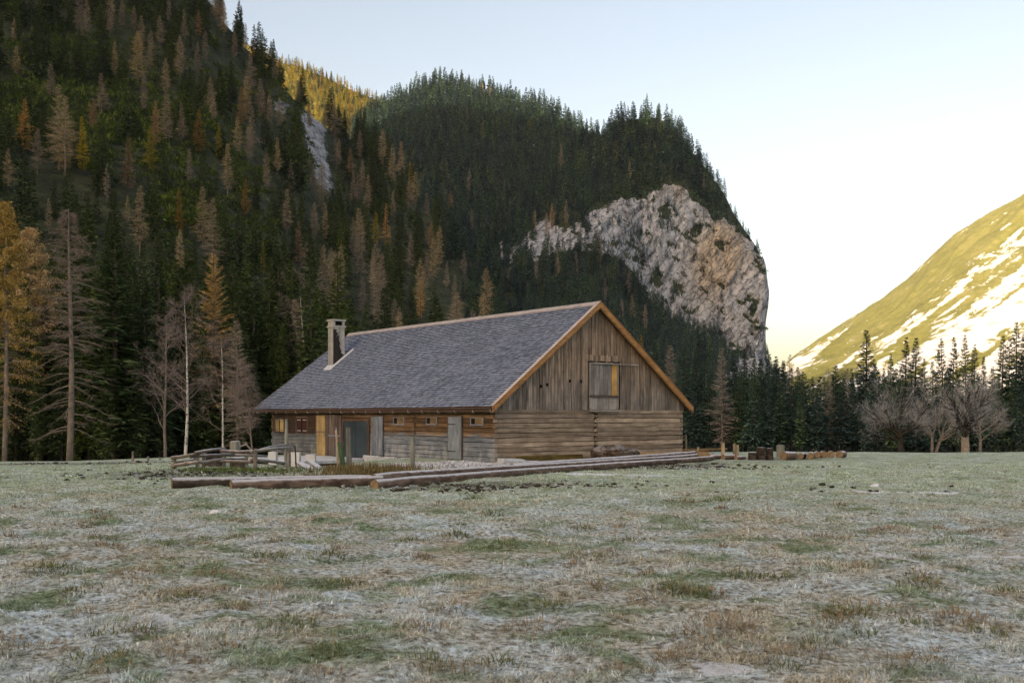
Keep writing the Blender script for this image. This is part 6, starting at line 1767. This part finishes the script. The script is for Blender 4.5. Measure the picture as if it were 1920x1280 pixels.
bare_tree("birch_tree", 347, 850, 545, 66, .06, BIRCH, 31, M_BIRCH, M_TWIG, M_TWIG, "tallest white stemmed birch, bare, left of the barn behind the fence", "birch")
bare_tree("birch_tree", 417, 838, 628, 66, .06, BIRCH, 47, M_BIRCH, M_TWIG, M_TWIG, "smaller leaning bare birch between the tall birch and the barn", "birch")
bare_tree("birch_tree", 578, 800, 548, 90, .0, BIRCH, 36, M_BIRCH, M_TWIG, M_TWIG, "bare birch with white stem rising behind the barn left of the chimney", "birch")
B2 = dict(BIRCH); B2.update(r=.012, nb=(18, 6, 3))
bare_tree("bare_tree", 475, 850, 690, 62, -.10, B2, 39, M_DWOOD, M_TWIG, M_TWIG, "small leafless grey tree beside the left eave of the barn", "tree")
bare_tree("bare_tree", 310, 860, 590, 76, .0, B2, 41, M_DWOOD, M_TWIG, M_TWIG, "slender leafless brown tree left of the tall white birch", "tree")
MAPLE = dict(seg=.35, wob=(.05, .11, .12, .13), up=(.02, .055, .05, .05), taper=(.75, .35, .3, .3), tw=9, twup=.35, twl=.7, tww=.006, nb=(10, 8, 6), **{'from': (.62, .22, .2)}, ang=(52, 42, 36), len=(1.75, .6, .6), sh=(.1, .45, .3), rr=(.62, .45, .5), tl=.30, r=.050, max=3, trunk_lv=(0,))
bare_tree("maple_tree", 1810, 851, 680, 90, .0, MAPLE, 51, M_MTRUNK, M_MLIMB, M_MTWIG, "broad bare maple with pale thick trunk in the right meadow", "maple")
M2 = dict(MAPLE); M2.update(r=.035, tl=.28)
bare_tree("maple_tree", 1690, 850, 684, 96, -.05, M2, 62, M_MLIMB, M_MLIMB, M_MTWIG, "bare dark trunked maple left of the broad one", "maple")
M3 = dict(MAPLE); M3.update(r=.024, tl=.32, nb=(5, 7, 5))
bare_tree("maple_tree", 1748, 850, 712, 98, -.05, M3, 57, M_MTRUNK, M_MTRUNK, M_MTWIG, "thin twin stemmed bare tree between the two maples", "tree", 2)
bare_tree("maple_tree", 1838, 849, 716, 99, .06, M3, 58, M_MTRUNK, M_MTRUNK, M_MTWIG, "slender bare tree close behind the broad maple", "tree")

# the tall dead larch of the left foreground: long drooping limbs that turn up at the tips
def dead_larch(px, ptop, Y, seed, label, lean=0.0, needles=None, grey=True):
    X_ = (px - PX0) / F * Y; z = gz(X_, Y) - .1; h = ZC + (PY0 - ptop) / F * Y - z
    root = empty("dead_larch", (X_, Y, z)); tag(root, label, "larch")
    g = np.random.default_rng(seed)
    hz = np.linspace(0, 1, 9); tp = np.stack([lean * h * hz + .10 * np.sin(hz * 5), .08 * np.sin(hz * 4), h * hz - .3 * (hz == 0)], -1)
    mb = MB(seed); mb.tube(tp, .21 * (1 - hz) ** .8 + .02, 9); mb.build("trunk", M_DWOOD, root, smooth=True)
    ge, tw = Geo(), []
    nb = 190
    for i in range(nb):
        s = .13 + .86 * (i + g.random()) / nb; az = g.uniform(0, 6.28)
        L = (1.0 + 2.7 * (1 - s) ** .55 * min(1, .55 + s)) * g.uniform(.5, 1.15) * (1.0 if s < .75 else (1 - s) / .25 * .8 + .25)
        if s < .45 and g.random() < .45: continue
        q = np.array([np.interp(s, hz, tp[:, 0]), np.interp(s, hz, tp[:, 1]), s * h]); el = math.radians(g.normal(2 + 28 * s, 10)); dr = .62 * (1 - s) + .12
        pts = []
        bend = g.normal(0, .25)
        for k in range(8):
            u = k / 7; a2 = az + bend * u; pts.append(q + np.array([L * u * math.cos(el) * math.cos(a2), L * u * math.cos(el) * math.sin(a2), L * (u * math.sin(el) - dr * u * u * 1.2 + .55 * dr * u ** 4)]))
        pts = np.array(pts); V, Q = tube_np(pts, np.linspace(.018 + .008 * L, .007, 8), 4); ge.add(V, Q=Q, r=g.random())
        for k in range(int(22 + 26 * s * 1.2)):
            u = g.uniform(.2, 1); k0 = min(6, int(u * 7)); c = pts[k0] + (pts[k0 + 1] - pts[k0]) * (u * 7 - k0); a3 = az + g.uniform(-1.4, 1.4); l = g.uniform(.2, .75)
            tw.append((c, c + l * np.array([math.cos(a3) * .8, math.sin(a3) * .8, g.uniform(-.75, .25)]), g.uniform(.006, .013)))
    if needles:                                     # clusters of autumn needles along the upper limbs
        na, nb_, nw = [], [], []
        for c, e, w_ in tw:
            hh = c[2] / h; m_n = int((6 if hh > .55 else 3 if hh > .32 else 1))
            for _ in range(m_n):
                q = c + (e - c) * g.uniform(0, 1.1) + g.normal(0, .07, 3); na.append(q); nb_.append(q + g.normal(0, 1, 3) * (.10, .10, .08) + (0, 0, -.05)); nw.append(g.uniform(.018, .04))
        na, nb_ = np.array(na), np.array(nb_); s2 = np.cross(nb_ - na, g.normal(0, 1, na.shape)); s2 /= np.linalg.norm(s2, axis=1)[:, None]
        V, Q, r = sprays(na, nb_, s2, np.array(nw), np.zeros(len(na)), g.random(len(na))); mk("needles", V, [Q], [MAT[needles]], root, attrs={"rnd": r})
    V, Q, T, r = ge.out(); mk("branches", V, [Q], [M_DWOOD], root, smooth=True, attrs={"rnd": r})
    a = np.array([x[0] for x in tw]); b = np.array([x[1] for x in tw]); sd_ = np.cross(b - a, g.normal(0, 1, a.shape)); sd_ /= np.linalg.norm(sd_, axis=1)[:, None]
    V, Q, r = sprays(a, b, sd_, np.array([x[2] for x in tw]), np.zeros(len(a)), g.random(len(a))); mk("twigs", V, [Q], [M_DTWIG], root, attrs={"rnd": r})
    return root
M_DTWIG = plain("dead_larch_twigs", (0.25, 0.195, 0.165), .9, .3)
dead_larch(130, 392, 73, 71, "tall bare dead larch with long drooping limbs at the left forest edge", .004)
dead_larch(8, 378, 74, 72, "big golden larch cut by the left picture edge", .010, "gold").scale = (.8, .8, 1)
dead_larch(58, 425, 86, 74, "orange brown larch right behind the golden one at the left edge", 0.0, "orange")
# ------------------------------------------------------------------ frosted grass: matted blades over the near meadow
gr = np.random.default_rng(77)
def blades(n_try, ymin, ymax, p=1.0):
    """spots thinning out with distance"""
    u = gr.random(n_try); Y = ymin * (ymax / ymin) ** u
    X = gr.uniform(-1, 1, n_try) * Y * 0.52
    return X, Y
X, Y = blades(520000, 7.2, 46.0)
tuft = fbm(X / 0.55, Y / 0.5, 401, 3); tall = sstep(0.05, 0.45, tuft)
keep = gr.random(len(X)) < 0.35 + 0.65 * sstep(-0.35, 0.2, tuft)
X, Y, tall = X[keep], Y[keep], tall[keep]
n = len(X)
Z = meadow_z(X, Y) - 0.01
L = gr.uniform(0.03, 0.085, n) * (1 + 0.5 * tall) * (1 + 0.012 * Y)
flow = 2.5 * fbm(X / 1.1, Y / 1.1, 411, 2) + 0.6
az = flow * 2.2 + gr.normal(0, 1.4, n)
el = np.clip(gr.normal(0.30, 0.25, n) + 0.30 * tall, 0.03, 1.4)
w = (0.0012 + 0.00020 * Y) * gr.uniform(0.7, 1.5, n)
dx, dy = np.cos(az), np.sin(az)
b = np.stack([X, Y, Z], -1)
sd_ = np.stack([-dy, dx, 0 * dx], -1) * w[:, None]
m_ = b + np.stack([dx * np.cos(el), dy * np.cos(el), np.sin(el)], -1) * (L * .55)[:, None]
e2 = el - gr.uniform(0.3, 1.1, n)
tip = m_ + np.stack([dx * np.cos(e2), dy * np.cos(e2), np.sin(e2)], -1) * (L * .5)[:, None]
V = np.stack([b - sd_, b + sd_, m_ - sd_ * .8, m_ + sd_ * .8, tip], 1)
k = np.arange(n)[:, None] * 5
Q = np.concatenate([k, k + 1, k + 3, k + 2], 1); T = np.concatenate([k + 2, k + 3, k + 4], 1)
rn_ = np.repeat(np.clip(gr.normal(.5, .22, n), 0, 1), 5)
t = NT("frosted_grass_blades", 0.9, 0.15)
c, n3, n2 = meadow_color(t, True)
rn = t.attr("rnd")
c = t.mix(1.0, c, t.ramp(rn, [(0.0, 0.35), (0.5, 1.0), (1.0, 1.6)]), 'MULTIPLY')
c = t.mix(t.ramp(rn, [(0.70, 0.0), (0.95, 0.6)]), c, (0.64, 0.67, 0.70))
c = t.mix(t.ramp(rn, [(0.05, 0.5), (0.3, 0.0)]), c, (0.16, 0.11, 0.06))
t.color(c)
g_ob = mk("frosted_grass", V.reshape(-1, 3), [Q, T], [t.m], attrs={"rnd": rn_})
tag(g_ob, "matted frosted grass blades of the near meadow", "grass", kind="stuff")
# upright tussocks and single dry stalks
V, T, rn_, nn = [], [], [], 0
tuss = [(1395, 1085, .42, 1), (1450, 1090, .32, 1), (1270, 1110, .35, 0), (1330, 1115, .3, 0), (1020, 1140, .33, 1), (1000, 1180, .35, 0), (1215, 1140, .22, 0), (845, 1148, .25, 0), (770, 1020, .3, 1), (860, 1012, .22, 1), (1180, 1018, .45, 1), (440, 1145, .22, 1), (335, 1118, .3, 0), (510, 1112, .22, 0), (155, 1108, .28, 1), (105, 1075, .5, 1), (90, 1070, .3, 1), (250, 1082, .3, 0), (410, 1085, .35, 0), (1900, 1120, .35, 1), (1740, 1105, .28, 0), (1610, 1070, .3, 0), (1255, 1112, .2, 1), (1350, 945, .6, 1), (1280, 945, .5, 0), (1640, 1150, .5, 0), (1790, 1170, .4, 0), (1320, 1200, .5, 0), (1350, 1180, .4, 0), (1590, 1160, .3, 1), (860, 1260, .3, 0), (1480, 1235, .4, 0), (1700, 1245, .35, 0), (40, 1230, .4, 0), (620, 1050, .4, 1), (500, 1045, .35, 1), (200, 1030, .35, 0), (1100, 1050, .4, 1), (1540, 1010, .5, 0), (1850, 1000, .4, 0), (1660, 1000, .5, 0)]
for _ in range(70):
    yy = gr.uniform(930, 1275); tuss.append((gr.uniform(0, 1920), yy, gr.uniform(.12, .32), int(gr.random() < .4)))
for (px, py, r, green) in tuss:
    c = on_ground(px, py); nb = int(330 * r)
    for _ in range(nb):
        a, q = gr.uniform(0, 6.28), r * math.sqrt(gr.random()); x, y = c[0] + q * math.cos(a), c[1] + .8 * q * math.sin(a)
        l = gr.uniform(.06, .17) * (1.25 - q / r * .6); e = gr.uniform(.3, 1.3); a2 = a + gr.normal(0, .8); w_ = (.002 + .00025 * c[1]) * gr.uniform(.7, 1.4)
        p0 = np.array([x, y, gz(x, y) - .01 + .05 * (1 - q / r)]); d = np.array([math.cos(a2) * math.cos(e), math.sin(a2) * math.cos(e), math.sin(e)]); s_ = np.array([-math.sin(a2), math.cos(a2), 0]) * w_
        V += [p0 - s_, p0 + s_, p0 + d * l * .6 - s_ * .8, p0 + d * l * .6 + s_ * .8, p0 + d * l * .9 + np.array([d[0], d[1], -.6]) * l * .35]
        T += [(nn, nn + 1, nn + 3), (nn, nn + 3, nn + 2), (nn + 2, nn + 3, nn + 4)]; nn += 5
        rn_ += [np.clip(.25 * gr.random() + (.12 if green else .62) + gr.normal(0, .08), 0, 1)] * 5
for _ in range(90):
    yy = gr.uniform(960, 1270); c = on_ground(gr.uniform(0, 1920), yy); l = gr.uniform(.12, .38); a = gr.uniform(0, 6.28); w_ = .0015 + .00018 * c[1]
    p0 = c - (0, 0, .02); d = np.array([math.cos(a) * .15, math.sin(a) * .15, 1.0]); s_ = np.array([1, 0, 0]) * w_
    V += [p0 - s_, p0 + s_, p0 + d * l * .6 - s_, p0 + d * l * .6 + s_, p0 + d * l]; T += [(nn, nn + 1, nn + 3), (nn, nn + 3, nn + 2), (nn + 2, nn + 3, nn + 4)]; nn += 5; rn_ += [.85] * 5
t = NT("tussock_grass", 0.9, 0.12)
t.color(t.ramp(t.attr("rnd"), [(0.05, (0.08, 0.11, 0.03)), (0.25, (0.16, 0.18, 0.07)), (0.45, (0.26, 0.24, 0.13)), (0.65, (0.24, 0.175, 0.10)), (0.85, (0.34, 0.27, 0.18)), (1.0, (0.42, 0.37, 0.29))]))
tag(mk("grass_tussocks", V, [np.array(T)], [t.m], attrs={"rnd": rn_}), "green and rusty grass tussocks sticking out of the frost", "grass", kind="stuff")
# ------------------------------------------------------------------ thin morning air
def box_obj(name, lo, hi, m):
    o = MB(1).box(lo, hi).build(name, m); return o
hm = bpy.data.materials.new("thin_haze"); hm.use_nodes = True
hn = hm.node_tree.nodes; hn.remove(hn["Principled BSDF"])
pvn = hn.new("ShaderNodeVolumePrincipled")
pvn.inputs["Color"].default_value = (0.86, 0.92, 1.0, 1)
pvn.inputs["Density"].default_value = 0.00003
pvn.inputs["Anisotropy"].default_value = 0.0
hm.node_tree.links.new(pvn.outputs[0], hn["Material Output"].inputs["Volume"])
hz_ = box_obj("haze", (-5300, -5300, -40), (4300, 4700, 1290), hm)
tag(hz_, kind="stuff")
# ------------------------------------------------------------------ a label of its own for every tree
LM = [("the chimney", 640, 640), ("the tall white birch", 352, 690), ("the birch behind the barn", 583, 650), ("the tall dead larch", 135, 600), ("the orange larch behind the birches", 402, 545), ("the golden larch at the left edge", 25, 470),
      ("the upper white rock outcrop", 590, 225), ("the lower rock outcrop", 606, 318), ("the golden larch in mid slope", 460, 372), ("the golden larch high on the slope", 373, 250), ("the gable peak", 1125, 575), ("the small golden tree on the knoll", 1155, 285),
      ("the golden tree on the back mountain", 994, 234), ("the notch in the skyline", 1115, 228), ("the round back summit", 835, 145), ("the knoll top", 1215, 200), ("the left tip of the cliff", 1010, 430), ("the grey larch at the meadow edge", 1353, 745), ("the grey larch above the right roof slope", 1257, 690),
      ("the foot of the cliff", 1400, 665), ("the tallest spruce before the bright mountain", 1625, 720), ("the broad bare maple", 1810, 760), ("the dark trunked maple", 1690, 760), ("the end of the bolt row", 1560, 830), ("the right picture edge", 1915, 700), ("the top left picture corner", 5, 20),
      ("the sunlit ridge", 640, 170), ("the top of the left skyline", 430, 20), ("the middle of the barn ridge", 880, 600), ("the far left end of the barn roof", 480, 740), ("the orange larch low above the roof", 788, 560), ("the left fence", 400, 830), ("the gap right of the left slope", 880, 440)]
ORD = ["nearest", "second nearest", "third nearest", "fourth nearest", "fifth nearest", "sixth nearest", "seventh nearest", "eighth nearest", "ninth nearest", "tenth nearest", "eleventh nearest", "twelfth nearest", "thirteenth nearest", "fourteenth nearest"]
KIND_ADJ = {('spruce', 'spruce'): "dark green spruce", ('spruce', 'spruceb'): "bluish green spruce", ('tan', 'tan'): "bare tan larch", ('tan', 'grey'): "bare grey larch", ('gold', 'gold'): "golden larch", ('gold', 'orange'): "orange brown larch", ('gold', 'yellow'): "yellow green larch"}
bins = {}
for r in TREES:
    r['ak'] = KIND_ADJ[(r['kind'], r['tint'])]
    cy = (r['pt'] * 2 + r['pb']) / 3; r['cy'] = cy
    if r['hero']:
        r['obj']["label"] = r['hero']; r['obj']["group"] = "larches in the autumn forest"; continue
    best = min(LM, key=lambda m: (m[1] - r['px']) ** 2 + (m[2] - cy) ** 2)
    dx, dy = r['px'] - best[1], cy - best[2]
    dirn = ("right of" if dx > 0 else "left of") if abs(dx) > abs(dy) else ("below" if dy > 0 else "above")
    bins.setdefault((r['ak'], best[0], dirn), []).append((dx * dx + dy * dy, r))
for (ak, lm, dirn), L_ in bins.items():
    L_.sort(key=lambda q: q[0])
    for k, (_, r) in enumerate(L_):
        o = r['obj']
        if len(L_) == 1: lab = f"{ak} standing {dirn} {lm}"
        elif k < len(ORD): lab = f"{ORD[k]} {ak} {dirn} {lm}"
        else: lab = f"{ak} farther {dirn} {lm} than fourteen like it"
        o["label"] = lab
        o["group"] = "spruces of the mountain forest" if r['kind'] == 'spruce' else "larches in the autumn forest"
